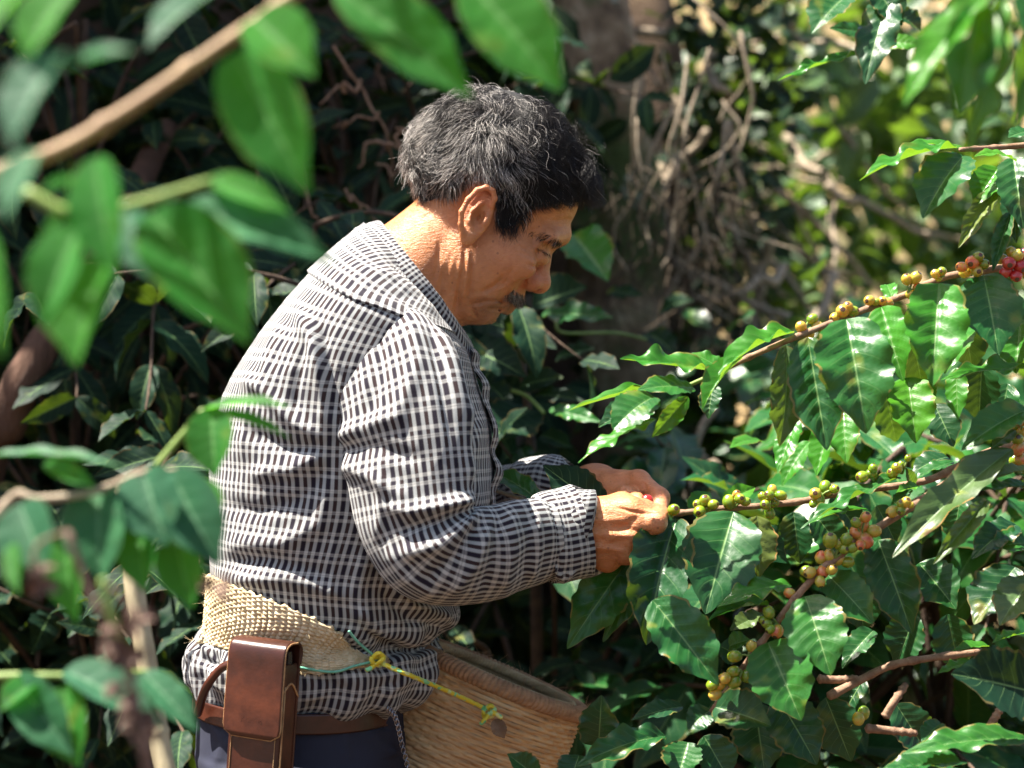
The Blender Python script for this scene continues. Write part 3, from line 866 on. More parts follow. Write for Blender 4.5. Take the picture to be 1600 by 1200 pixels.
def head_sdf(p):
    p = p.copy()
    p[:, 1] = Y0 - np.abs(Y0 - p[:, 1])        # mirror: everything on the camera side
    d = cranium(p)
    d = smin(d, s_ell(p, HP(770, 572), (.044, .052, .044), RH), .025)               # forehead
    d = smin(d, s_ell(p, HP(650, 792), (.039, .055, .062), RH), .02)               # mid face
    d = smin(d, s_ell(p, HP(588, 950), (.0275, .034, .034), RH), .018)               # muzzle
    d = smin(d, s_cap(p, HP(546, 1086), HP(540, 1078, .012), .0172, .0155), .014)     # chin
    d = smin(d, s_cap(p, HP(430, 880, .050), HP(515, 1070, .018), .013, .014), .016) # jaw
    d = smin(d, s_ell(p, HP(520, 860, .036), (.034, .026, .046), RH), .02)           # masseter
    d = smin(d, s_ell(p, HP(655, 850, .047), (.030, .014, .020), rot_axes(30)), .014)  # cheek bone
    d = smin(d, s_cap(p, HP(893, 742, .010), HP(838, 752, .042), .0105, .0095), .012)  # brow ridge
    # eye socket, eyeball, lids
    d = smax(d, -s_ell(p, HP(822, 842, .034), (.013, .016, .012), RH), .010)
    d = smin(d, s_sph(p, HP(772, 838, .030), .0138), .003)
    d = smin(d, s_cap(p, HP(812, 862, .024), HP(752, 850, .042), .0042, .0035), .006)   # lower lid bag
    d = smin(d, s_cap(p, HP(832, 800, .020), HP(772, 792, .044), .0058, .0045), .007)   # upper lid fold
    d = smax(d, -s_cap(p, HP(826, 842, .022), HP(778, 822, .045), .0011, .0008), .0014) # lid slit
    d = smax(d, -s_cap(p, HP(790, 893, .026), HP(730, 880, .044), .0012, .0006), .003) # bag crease
    # nose
    d = smin(d, s_cap(p, HP(818, 795), HP(788, 958), .0068, .0100), .010)
    d = smin(d, s_cap(p, HP(800, 860, .004), HP(765, 950, .008), .0065, .0085), .008)
    d = smin(d, s_sph(p, HP(789, 966), .0116), .007)
    d = smin(d, s_ell(p, HP(748, 962, .0140), (.0118, .0075, .0092), rot_axes(20)), .005)
    d = smax(d, -s_ell(p, HP(772, 1006, .0085), (.0050, .0038, .0045), rot_axes(0)), .003)  # nostril
    d = smax(d, -s_cap(p, HP(722, 935, .0200), HP(716, 978, .0205), .0012, .001), .004)  # wing crease
    # mouth
    d = smin(d, s_cap(p, HP(672, 1032), HP(640, 1020, .020), .0105, .0085), .010)
    d = smin(d, s_cap(p, HP(634, 1080), HP(606, 1062, .018), .0082, .0058), .007)
    d = smax(d, -s_cap(p, HP(668, 1072), HP(645, 1058, .012), .0006, .0003), .003)
    d = smax(d, -s_cap(p, HP(604, 1122), HP(582, 1100, .014), .0030, .0020), .007)
    d = smin(d, s_cap(p, HP(640, 985, .034), HP(545, 1030, .038), .0070, .0065), .012)
    d = smin(d, s_cap(p, HP(560, 1035, .032), HP(470, 1075, .032), .0075, .008), .012)
    # neck
    nk = s_cap(p, HP(390, 745), HP(110, 1020), .0560, .0660)
    nk = smin(nk, s_cap(p, HP(425, 770, .050), HP(310, 1150, .030), .0125, .0115), .012)
    nk = smin(nk, s_cap(p, HP(415, 1000, .022), HP(330, 1150, .030), .016, .014), .014)
    nk = smin(nk, s_cap(p, HP(450, 1080, .008), HP(390, 1105, .01), .017, .015), .015)
    nk = smin(nk, s_cap(p, HP(455, 830, .051), HP(425, 1090, .032), .0060, .0060), .008)
    d = smin(d, nk, .016)
    # wrinkles and folds, cut into the surface
    pf = p.copy(); pf[:, 1] = Y0
    q = to_px(pf); q = np.stack([(q[:, 0] - 580) * 3, (q[:, 1] - 120) * 3], -1)
    far = np.clip((Y0 - p[:, 1]) / .02, 0, 1)
    for pts, w, a in (([(718, 972), (680, 1005), (625, 1030), (585, 1058)], 12, .0012),
                      ([(640, 1062), (600, 1058), (540, 1060), (470, 1075)], 8, .0012),
                      ([(640, 1085), (600, 1095), (545, 1090)], 9, .0010),
                      ([(470, 1060), (478, 1100), (500, 1130)], 9, .0013),
                      ([(805, 880), (770, 905), (720, 893)], 8, .0010),
                      ([(760, 862), (722, 850), (690, 840)], 5, .0006), ([(758, 848), (722, 826), (690, 808)], 5, .0006),
                      ([(640, 930), (580, 990), (520, 1020)], 9, .0009), ([(665, 905), (640, 960), (600, 1000)], 8, .0006),
                      ([(445, 800), (440, 900), (415, 1000), (400, 1110)], 12, .0014),
                      ([(418, 840), (405, 920), (375, 1040)], 13, .0008),
                      ([(390, 830), (365, 920), (340, 1000)], 12, .0006),
                      ([(470, 820), (480, 900), (470, 1000), (455, 1060)], 10, .0011),
                      ([(330, 780), (320, 900), (290, 1000)], 9, .0007), ([(350, 900), (330, 1010), (330, 1100)], 8, .0010),
                      ([(200, 660), (250, 680), (300, 650)], 8, .0006), ([(170, 640), (220, 650), (280, 615)], 8, .0006),
                      ([(500, 745), (470, 800), (452, 830)], 5, .0007), ([(520, 740), (500, 790), (490, 830)], 5, .0006),
                      ([(845, 690), (900, 680), (945, 672)], 5, .0004), ([(850, 660), (905, 650), (960, 640)], 5, .0004)):
        d = d + 1.9 * a * line_w(q, pts, w) * far
    for pts, w, a in (([(432, 820), (425, 900), (398, 1040), (380, 1110)], 13, .0014), ([(460, 840), (458, 930), (430, 1080)], 12, .0022),
                      ([(690, 960), (640, 985), (570, 1020)], 16, .0012), ([(560, 1035), (500, 1040), (460, 1055)], 14, .0012)):
        d = d - a * line_w(q, pts, w) * far
    # shoulders under the shirt
    d = smin(d, s_cap(p, HP(60, 1060), W(570, 560, Y0), .055, .055), .04)
    # ear
    e = s_ell(p, HP(497, 640, .0735), (.0165, .0050, .0300), rot_axes(19))
    e = smin(e, s_ell(p, HP(455, 745, .0745), (.0085, .0046, .0105), rot_axes(19)), .006)
    e = smax(e, -s_ell(p, HP(506, 638, .0835), (.0128, .0098, .0215), rot_axes(16)), .003)
    hel = [(566, 605, .076), (579, 570, .079), (570, 534, .081), (540, 518, .082), (498, 531, .083), (455, 575, .0845), (424, 632, .0845),
           (420, 690, .082), (430, 740, .0785)]
    for a, b in zip(hel[:-1], hel[1:]):
        e = smin(e, s_cap(p, HP(*a), HP(*b), .0030, .0030), .0022)
    ant = [(553, 575, .0745), (515, 592, .0760), (478, 628, .0778), (460, 678, .0778), (470, 708, .0775)]
    for a, b in zip(ant[:-1], ant[1:]):
        e = smin(e, s_cap(p, HP(*a), HP(*b), .0019, .0019), .003)
    e = smin(e, s_ell(p, HP(527, 668, .0745), (.0055, .0042, .0075), rot_axes(20)), .004)
    e = smax(e, -s_ell(p, HP(503, 655, .0775), (.0062,.0075,.0085), rot_axes(25)), .003)
    d = smin(d, e, .004)
    return d

SKIN, _nt, _b = new_mat('skin')
_tc = _nt.nodes.new('ShaderNodeTexCoord')
_at = nd(_nt, 'ShaderNodeAttribute', attribute_name='tint')
_n1 = noise_n(_nt, 90, 4, 0.6, _tc.outputs['Object'])
_n2 = noise_n(_nt, 420, 3, 0.6, _tc.outputs['Object'])
_c = mix_c(_nt, 0.55, _at.outputs['Color'], ramp(_nt, _n1, [(0.3, (.62, .48, .42)), (0.7, (1, 1, 1))]), 'MULTIPLY')
_vo = nd(_nt, 'ShaderNodeTexVoronoi'); _vo.inputs['Scale'].default_value = 95
_nt.links.new(_tc.outputs['Object'], _vo.inputs['Vector'])
_sp = math_n(_nt, 'LESS_THAN', _vo.outputs['Distance'], 0.13)
_sp = math_n(_nt, 'MULTIPLY', _sp, math_n(_nt, 'GREATER_THAN', _n1, 0.5))
_c = mix_c(_nt, math_n(_nt, 'MULTIPLY', _sp, .45), _c, (.10, .035, .018))
_nt.links.new(_c, _b.inputs['Base Color'])
_b.inputs['Roughness'].default_value = 0.36
_b.inputs['Specular IOR Level'].default_value = 0.45
_b.inputs['Subsurface Weight'].default_value = 0.12
_b.inputs['Subsurface Radius'].default_value = (1.0, 0.35, 0.15)
_b.inputs['Subsurface Scale'].default_value = 0.006
_mp = nd(_nt, 'ShaderNodeMapping'); _mp.inputs['Scale'].default_value = (1.0, 1.0, 3.2); _mp.inputs['Rotation'].default_value = (0, -.7, 0)
_nt.links.new(_tc.outputs['Object'], _mp.inputs[0])
_n3 = noise_n(_nt, 170, 4, 0.65, _mp.outputs[0], 0.6)
_bp = bump_n(_nt, _n3, 0.55, 0.0028)
_nt.links.new(bump_n(_nt, _n2, 0.55, 0.0012, _bp), _b.inputs['Normal'])

SKIN_C = np.array([.60, .255, .110])

def poly_inside(P, poly):
    x, y = P[:, 0], P[:, 1]
    c = np.zeros(len(P), bool)
    n = len(poly)
    for i in range(n):
        x0, y0 = poly[i]; x1, y1 = poly[(i + 1) % n]
        k = ((y0 > y) != (y1 > y)) & (x < (x1 - x0) * (y - y0) / (y1 - y0 + 1e-9) + x0)
        c ^= k
    return c

def poly_dist(P, poly):
    d = np.full(len(P), 1e9)
    for i in range(len(poly)):
        a = np.array(poly[i], float); b = np.array(poly[(i + 1) % len(poly)], float)
        ba = b - a; pa = P - a
        h = np.clip(pa @ ba / (ba @ ba), 0, 1)
        d = np.minimum(d, np.linalg.norm(pa - h[:, None] * ba, axis=1))
    return d

HAIRLINE = [(120, 590), (215, 560), (262, 605), (330, 590), (400, 572), (440, 548), (470, 515), (540, 490), (590, 520), (592, 600), (583, 700), (615, 738),
            (680, 712), (712, 660), (742, 612), (830, 600), (905, 570), (960, 556), (1300, 470), (1200, 0), (700, -200), (0, 0)]

def face_xy(V):
    q = to_px(V)
    return np.stack([(q[:, 0] - 580) * 3, (q[:, 1] - 120) * 3], -1)

HV, HF = surfnet(head_sdf, (-.20, Y0 - .125, 1.30), (.075, Y0 + .125, 1.625), .0017)
HN = vert_normals(HV, HF)
if (HN * (HV - HP(560, 500))).sum() < 0:
    HF = HF[:, ::-1]; HN = -HN
_flat = HV.copy(); _flat[:, 1] = Y0
HXY = face_xy(_flat)                                           # side view coordinates
HS = np.abs(HV[:, 1] - Y0)
_e_ear = (poly_inside(HXY, [(390, 640), (440, 545), (540, 495), (600, 540), (590, 620), (520, 720), (450, 800), (405, 720)])) & (HS > .0765)
_wd = np.where(HS > .05, 6.0, 0)
_ins = poly_inside(HXY, HAIRLINE)
_dist = poly_dist(HXY, HAIRLINE) * np.where(_ins, 1, -1)        # >0 inside the hair, drawing units
_crn = cranium(HV)
SCALP = (_dist > 0) & (_crn < .012) & ~_e_ear

tint = np.tile(SKIN_C, (len(HV), 1))
def paint(c, r, col, amt, s=None):
    global tint
    q = np.linalg.norm(HXY - np.array(c), axis=1) / r
    w = amt * np.exp(-q * q)
    if s is not None: w = w * (HS > s)
    tint = tint * (1 - w[:, None]) + np.array(col) * w[:, None]
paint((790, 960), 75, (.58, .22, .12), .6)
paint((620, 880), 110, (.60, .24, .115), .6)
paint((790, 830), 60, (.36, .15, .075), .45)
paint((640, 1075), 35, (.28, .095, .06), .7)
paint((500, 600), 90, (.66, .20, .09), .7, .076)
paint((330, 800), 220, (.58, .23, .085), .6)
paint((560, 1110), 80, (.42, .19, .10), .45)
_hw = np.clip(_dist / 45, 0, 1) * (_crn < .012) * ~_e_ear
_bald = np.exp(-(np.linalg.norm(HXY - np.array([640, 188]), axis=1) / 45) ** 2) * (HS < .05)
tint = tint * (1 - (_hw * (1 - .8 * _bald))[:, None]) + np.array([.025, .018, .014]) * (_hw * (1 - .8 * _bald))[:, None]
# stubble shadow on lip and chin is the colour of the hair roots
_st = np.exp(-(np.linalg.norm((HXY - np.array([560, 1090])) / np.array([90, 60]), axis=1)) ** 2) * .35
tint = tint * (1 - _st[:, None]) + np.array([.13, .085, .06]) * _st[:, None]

# ---- hands, built on the same skin
def chain(p, d, pts, rads, k):
    for (a, b, ra, rb) in zip(pts[:-1], pts[1:], rads[:-1], rads[1:]):
        d = smin(d, s_cap(p, a, b, ra, rb), k)
    return d

def near_hand(p):
    d = s_cap(p, W(800, 850, 2.03), W(905, 826, 2.025), .033, .028)
    # wrist to knuckles: a wide slab whose back faces the camera
    d = smin(d, s_cap(p, W(905, 815, 2.02), W(985, 800, 2.005), .0235, .0160), .014)
    d = smin(d, s_cap(p, W(905, 832, 2.018), W(992, 838, 2.003), .0235, .0135), .014)
    d = smin(d, s_cap(p, W(908, 845, 2.020), W(982, 862, 2.008), .0200, .0128), .014)
    d = smin(d, s_cap(p, W(905, 855, 2.025), W(950, 876, 2.022), .0170, .0112), .014)
    d = smin(d, s_sph(p, W(991, 840, 1.997), .0110), .010)
    d = smin(d, s_sph(p, W(978, 864, 2.003), .0100), .008)
    d = smin(d, s_sph(p, W(948, 877, 2.018), .0092), .008)
    # index finger, bent away at the middle joint
    f = chain(p, np.full(len(p), 9.0), [W(978, 806, 2.006), W(1024, 816, 1.994), W(1030, 806, 2.022), W(1028, 800, 2.044)], [.0132, .0112, .0098, .0078], .006)
    d = smin(d, f, .009)
    # thumb lies along the top
    f = chain(p, np.full(len(p), 9.0), [W(925, 802, 2.030), W(972, 788, 2.020), W(1006, 797, 2.020), W(1030, 808, 2.026)], [.0150, .0118, .0102, .0080], .007)
    d = smin(d, f, .008)
    # middle, ring, little finger curl behind
    for m, q, t, r in (((992, 840, 2.004), (1004, 836, 2.036), (985, 828, 2.056), .0105),
                       ((974, 860, 2.012), (982, 858, 2.042), (962, 848, 2.062), .0102),
                       ((946, 872, 2.026), (952, 870, 2.052), (938, 858, 2.066), .0090)):
        f = chain(p, np.full(len(p), 9.0), [W(*m), W(*q), W(*t), W(t[0] - 18, t[1] - 4, t[2] - .012)], [r, r * .92, r * .85, r * .75], .005)
        d = smin(d, f, .006)
    q = to_px(p)
    near = np.clip((2.03 - p[:, 1]) / .01, 0, 1)
    for pts, w, a in (([(912, 822), (950, 826), (988, 822)], 6, .0009), ([(912, 846), (945, 850), (978, 848)], 6, .0009),
                      ([(912, 862), (940, 866), (962, 864)], 5, .0010), ([(1003, 826), (1000, 838), (1003, 850)], 4, .0016),
                      ([(985, 846), (990, 856), (986, 866)], 3, .0012), ([(960, 866), (966, 874), (962, 882)], 3, .0012),
                      ([(1022, 800), (1025, 812), (1021, 828)], 1.8, .0005), ([(1017, 801), (1019, 814), (1015, 829)], 1.8, .0004),
                      ([(1000, 806), (985, 815), (978, 828)], 4, .0012), ([(960, 792), (985, 799), (1010, 803), (1034, 804)], 2.6, .0020), ([(985, 826), (1000, 832), (1018, 832)], 3, .0016),
                      ([(915, 800), (925, 815), (922, 835)], 2, .0006), ([(908, 805), (915, 825), (912, 850)], 2, .0006)):
        d = d + a * line_w(q, pts, w) * near
    for pts, w, a in (([(915, 834), (955, 836), (995, 836)], 5.5, .0020), ([(915, 854), (950, 857), (978, 862)], 5, .0018),
                      ([(918, 812), (955, 812), (985, 812)], 5, .0012), ([(925, 872), (940, 850), (965, 838)], 3, .0010),
                      ([(930, 800), (945, 815), (960, 845)], 2.5, .0007)):
        d = d - a * line_w(q, pts, w) * near
    return d

def far_hand(p):
    d = s_cap(p, W(845, 775, 2.24), W(935, 762, 2.155), .028, .025)
    d = smin(d, s_cap(p, W(925, 764, 2.150), W(968, 762, 2.125), .024, .017), .014)
    d = smin(d, s_cap(p, W(930, 785, 2.15), W(965, 800, 2.13), .022, .016), .014)
    f = chain(p, np.full(len(p), 9.0), [W(958, 758, 2.13), W(998, 752, 2.115), W(1030, 778, 2.09), W(1032, 806, 2.065)], [.0150, .0118, .0105, .0082], .006)
    d = smin(d, f, .009)
    f = chain(p, np.full(len(p), 9.0), [W(948, 775, 2.12), W(978, 776, 2.095), W(996, 786, 2.075), W(1003, 790, 2.062)], [.0130, .0110, .0098, .0075], .006)
    d = smin(d, f, .008)
    for k, (x, y, yy) in enumerate(((965, 775, 2.15), (962, 795, 2.155), (955, 812, 2.16))):
        f = chain(p, np.full(len(p), 9.0), [W(x, y, yy), W(x + 44, y + 4, yy - .015), W(x + 50, y + 24, yy - .06), W(x + 30, y + 26, yy - .075)], [.0115, .0102, .0092, .0072], .005)
        d = smin(d, f, .005)
    q = to_px(p)
    for pts, w, a in (([(1006, 752), (1010, 765), (1004, 780)], 3, .0012), ([(985, 745), (982, 756), (972, 768)], 2.5, .0008), ([(1022, 795), (1032, 792), (1042, 794)], 2, .0006)):
        d = d + a * line_w(q, pts, w)
    return d

def box_of(*pts, pad=.045):
    P = np.array(pts); return P.min(0) - pad, P.max(0) + pad

NV, NF = surfnet(near_hand, *box_of(W(800, 850, 2.03), W(1045, 780, 1.98), W(940, 890, 2.08)), .0013)
FV, FF = surfnet(far_hand, *box_of(W(845, 780, 2.24), W(1045, 740, 2.06), W(950, 830, 2.17)), .0015)

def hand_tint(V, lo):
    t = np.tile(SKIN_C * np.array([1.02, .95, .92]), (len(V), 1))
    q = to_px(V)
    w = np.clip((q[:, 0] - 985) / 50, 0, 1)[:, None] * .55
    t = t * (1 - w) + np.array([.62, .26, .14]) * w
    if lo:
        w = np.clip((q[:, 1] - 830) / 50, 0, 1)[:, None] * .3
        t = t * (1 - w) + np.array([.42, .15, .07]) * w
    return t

# inner body, coarse, hidden by the clothes but there
def inner_body(p):
    q = p.copy(); q[:, 1] = Y0 - np.abs(Y0 - p[:, 1])
    d = s_cap(q, W(600, 580, Y0), W(550, 700, Y0), .060, .085)
    d = smin(d, s_cap(q, W(545, 700, Y0), W(490, 1060, Y0), .095, .085), .08)
    d = smin(d, s_cap(q, W(605, 600, Y0 - .12), W(600, 580, Y0), .040, .045), .04)
    d = smin(d, s_cap(q, W(480, 1100, Y0 - .080), np.array([-.21, Y0 - .10, .50]), .060, .050), .05)
    d = smin(d, s_cap(q, np.array([-.21, Y0 - .10, .50]), np.array([-.24, Y0 - .10, .08]), .048, .036), .03)
    a = s_cap(p, W(606, 600, 2.01), W(655, 850, 1.955), .036, .036)
    a = smin(a, s_cap(p, W(655, 850, 1.955), W(850, 840, 2.03), .038, .030), .02)
    b = s_cap(p, W(605, 600, 2.30), W(690, 850, 2.36), .036, .034)
    b = smin(b, s_cap(p, W(690, 850, 2.36), W(850, 775, 2.24), .036, .028), .02)
    return smin(smin(d, a, .03), b, .03)
BV, BF = surfnet(inner_body, (-.36, 1.85, .03), (.10, 2.46, 1.42), .009)

allV = np.concatenate([HV, NV, FV, BV])
allF = np.concatenate([HF, NF + len(HV), FF + len(HV) + len(NV), BF + len(HV) + len(NV) + len(FV)])
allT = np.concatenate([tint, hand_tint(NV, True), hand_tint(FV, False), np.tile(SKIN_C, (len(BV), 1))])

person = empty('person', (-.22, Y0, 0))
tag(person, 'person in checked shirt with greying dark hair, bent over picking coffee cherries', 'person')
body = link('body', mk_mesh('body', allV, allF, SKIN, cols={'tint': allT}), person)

# ------------------------------------------------------------------ hair
HAIR, _nt, _b = new_mat('hair')
_at = nd(_nt, 'ShaderNodeAttribute', attribute_name='haircol')
_nt.links.new(_at.outputs['Color'], _b.inputs['Base Color'])
_b.inputs['Roughness'].default_value = 0.36
_b.inputs['Specular IOR Level'].default_value = 0.25
HAIRCAP = noise_mat('hair_base', (.003, .0025, .0025), (.014, .012, .011), 160, .6, .8, .004)

# base volume
_th = np.clip(_dist / 70, 0, 1) ** .6 * .0035
_th = _th * (1 + .9 * fbm(HV * 70, 3, 5)) * (1 - .9 * _bald)
_front = np.clip((HXY[:, 0] - 830) / 120, 0, 1) * np.clip((660 - HXY[:, 1]) / 200, 0, 1)
_th = _th + .006 * _front * np.clip(_dist / 60, 0, 1)
CV = HV + HN * (_th[:, None] - .0006)
cf = HF[SCALP[HF].all(1)]
used = np.unique(cf); rem = -np.ones(len(HV), int); rem[used] = np.arange(len(used))
hair = link('hair', mk_mesh('hair', CV[used], rem[cf], HAIRCAP), person)

def add_strands(name, P, R, C, parent, mat):
    """P (n, m, 3) points, R (m,) radii, C (n,3) colours -> a curves object"""
    n, m = P.shape[:2]
    cd = bpy.data.hair_curves.new(name)
    cd.add_curves([m] * n)
    cd.attributes['position'].data.foreach_set('vector', P.astype(np.float32).ravel())
    ra = cd.attributes.get('radius') or cd.attributes.new('radius', 'FLOAT', 'POINT')
    R = np.broadcast_to(R, (n, m)).astype(np.float32)
    ra.data.foreach_set('value', R.ravel())
    ca = cd.attributes.new('haircol', 'FLOAT_COLOR', 'CURVE')
    ca.data.foreach_set('color', np.concatenate([C, np.ones((n, 1))], 1).astype(np.float32).ravel())
    cd.materials.append(mat)
    o = bpy.data.objects.new(name, cd); COL.objects.link(o)
    o.parent = parent
    if parent.type == 'EMPTY':
        o.matrix_parent_inverse = Matrix.Translation(-Vector(parent.location))
    return o

WHORL = HP(640, 190, .02)
def groom(n, seed):
    r = np.random.RandomState(seed)
    cand = np.where((_dist > 3) & SCALP & (HN[:, 2] > -.95))[0]
    w = np.ones(len(cand)) * (1 - .96 * _bald[cand])
    pick = r.choice(cand, n, p=w / w.sum())
    root = HV[pick] + r.normal(0, .0006, (n, 3)) - HN[pick] * .001
    nor = HN[pick]
    xy = HXY[pick]
    away = unit(root - WHORL)
    # side and back hair is combed back and down, the front forward
    fx = np.clip((xy[:, 0] - 640) / 220, -1, 1)
    comb = np.stack([np.where(fx > 0, .55 * fx, .75 * fx - .1), np.zeros(n), -.35 - .25 * (fx < 0)], -1)
    side = np.clip((xy[:, 1] - 420) / 160, 0, 1) * (xy[:, 0] > 400)
    comb[:, 0] += -.30 * side * (xy[:, 0] < 700)
    flow = unit(away * .55 + unit(comb) * .75)
    lock = np.stack([vnoise(root * 38, s) for s in (11, 12, 13)], -1)         # locks share a direction
    lock2 = np.stack([vnoise(root * 90, s) for s in (21, 22, 23)], -1)
    flow = flow + lock * 1.0 + lock2 * .75 + r.normal(0, .12, (n, 3))
    flow = unit(flow - (flow * nor).sum(1, keepdims=True) * nor * .97)
    front = np.clip((xy[:, 0] - 800) / 160, 0, 1) * np.clip((620 - xy[:, 1]) / 200, .2, 1)
    edge = np.clip(_dist[pick] / 110, .38, 1)
    burn = (xy[:, 0] > 560) & (xy[:, 0] < 760) & (xy[:, 1] > 590)
    L = (.026 + .014 * front + .010 * r.rand(n)) * edge
    L = np.where(burn, .014 + .006 * r.rand(n), L)
    flow[burn] = unit(np.array([.10, 0, -1]) + lock[burn] * .3 + r.normal(0, .12, (burn.sum(), 3)))
    m = 11
    t = np.linspace(0, 1, m)
    lift = (.30 + .38 * front + .35 * np.clip(lock[:, 0], -1, 1) + .12 * r.rand(n)) * edge
    lift = np.where(burn, .18, lift)
    bit = unit(np.cross(nor, flow))
    ph = vnoise(root * 45, 31) * 6 + r.normal(0, .5, n)
    amp = (.0034 + .0026 * front + .0014 * r.rand(n)) * edge
    P = np.zeros((n, m, 3))
    for i, tt in enumerate(t):
        off = flow * (L * tt)[:, None] + nor * (L * lift * np.sin(min(tt * 2.2, 1.9)) * .55)[:, None]
        off += bit * (amp * np.sin(ph + tt * 8.5) * tt ** .7)[:, None] + nor * (amp * .8 * np.cos(ph * 1.3 + tt * 7.5) * tt ** .7)[:, None]
        off[:, 2] -= .006 * tt * tt
        P[:, i] = root + off
    # keep strands outside the skull
    fl = P.reshape(-1, 3)
    q = fl.copy(); q[:, 1] = Y0 - np.abs(Y0 - q[:, 1])
    dd = smin(cranium(q), s_ell(q, HP(770, 572), (.044, .052, .044), RH), .025)
    push = np.clip(.0022 - dd, 0, .02)
    c = HP(578, 432)
    fl += unit(fl - c) * push[:, None]
    P = fl.reshape(n, m, 3)
    # colour: silver above and behind the ear, black at the front and the temples
    gy = np.clip((800 - xy[:, 0]) / 330, .04, 1) * np.clip((700 - xy[:, 1]) / 250, .12, 1)
    gy = gy * np.clip(.50 + .75 * lock[:, 1], 0.05, 1)
    isg = r.rand(n) < gy * .72
    g = .30 + .50 * r.rand(n)
    C = np.where(isg[:, None], g[:, None] * np.array([1.0, .93, .86]), (np.array([.005, .004, .004]) + .018 * r.rand(n)[:, None] * np.array([1, .85, .75])))
    return P, C

_P, _C = groom(42000, 3)
add_strands('hair_strands', _P, np.array([1, 1, 1, 1, 1, 1, .95, .9, .8, .65, .35]) * .000125, _C, hair, HAIR)
# loose curls that stand off the outline
_P, _C = groom(260, 9)
_bend = np.linspace(0, 1, 11)[None, :, None] ** 1.5
_P = _P + _bend * (unit(_P[:, :1] - HP(578, 432)) * rng.uniform(.003, .014, (260, 1, 1)) + rng.normal(0, .003, (260, 1, 3)))
add_strands('stray_hair', _P, np.array([1, 1, 1, 1, 1, 1, .95, .9, .8, .65, .35]) * .000085, _C, hair, HAIR)

def face_hair(name, n, area, dirv, L, col, seed, rad=.00016, grey=.15, dirj=.2):
    """short hair on the face; area(xy, s) -> weight"""
    r = np.random.RandomState(seed)
    w = area(HXY, HS)
    w = np.where(_e_ear, 0, w)
    pick = r.choice(len(HV), n, p=w / w.sum())
    root = HV[pick] + r.normal(0, .0004, (n, 3)); nor = HN[pick]
    d = np.tile(np.asarray(dirv, float), (n, 1))
    d[:, 1] = d[:, 1] * np.sign(Y0 - root[:, 1])
    d = unit(d + r.normal(0, dirj, (n, 3)))
    d = unit(d - (d * nor).sum(1, keepdims=True) * nor * .75 + nor * .15)
    t = np.linspace(0, 1, 5)
    l = L * (.6 + .5 * r.rand(n))
    P = root[:, None] + d[:, None] * (l[:, None] * t)[..., None]
    P[:, :, 2] -= (l[:, None] * t * t * .25)
    isg = r.rand(n) < grey
    C = np.where(isg[:, None], np.array([.28, .26, .24]), np.asarray(col))
    return add_strands(name, P, np.array([1, 1, .9, .7, .3]) * rad, C, hair, HAIR)

def gauss(c, rx, ry, ang=0):
    a = math.radians(ang)
    def f(xy, s):
        d = xy - np.array(c)
        u = d[:, 0] * math.cos(a) + d[:, 1] * math.sin(a); v = -d[:, 0] * math.sin(a) + d[:, 1] * math.cos(a)
        return ((u / rx) ** 2 + (v / ry) ** 2 < 1) * 1.0
    return f
face_hair('moustache', 1150, lambda xy, s: gauss((680, 1034), 92, 24, 20)(xy, s) * (s < .036), (.05, .5, -1), .0070, (.016, .013, .011), 5, .00012, .45, .35)
face_hair('eyebrow', 340, lambda xy, s: gauss((815, 768), 80, 17, 14)(xy, s) * (s > .009), (-.6, .25, -.15), .0080, (.020, .015, .012), 6, .00015, .12)
face_hair('eyelashes', 70, lambda xy, s: gauss((800, 828), 34, 6, 20)(xy, s) * (s > .018), (.7, .2, -.6), .0060, (.012, .01, .01), 7, .00014, 0)
face_hair('stubble', 500, lambda xy, s: gauss((560, 1100), 90, 60, 20)(xy, s), (.2, .1, -1), .0016, (.03, .025, .02), 8, .00009, .4, .5)
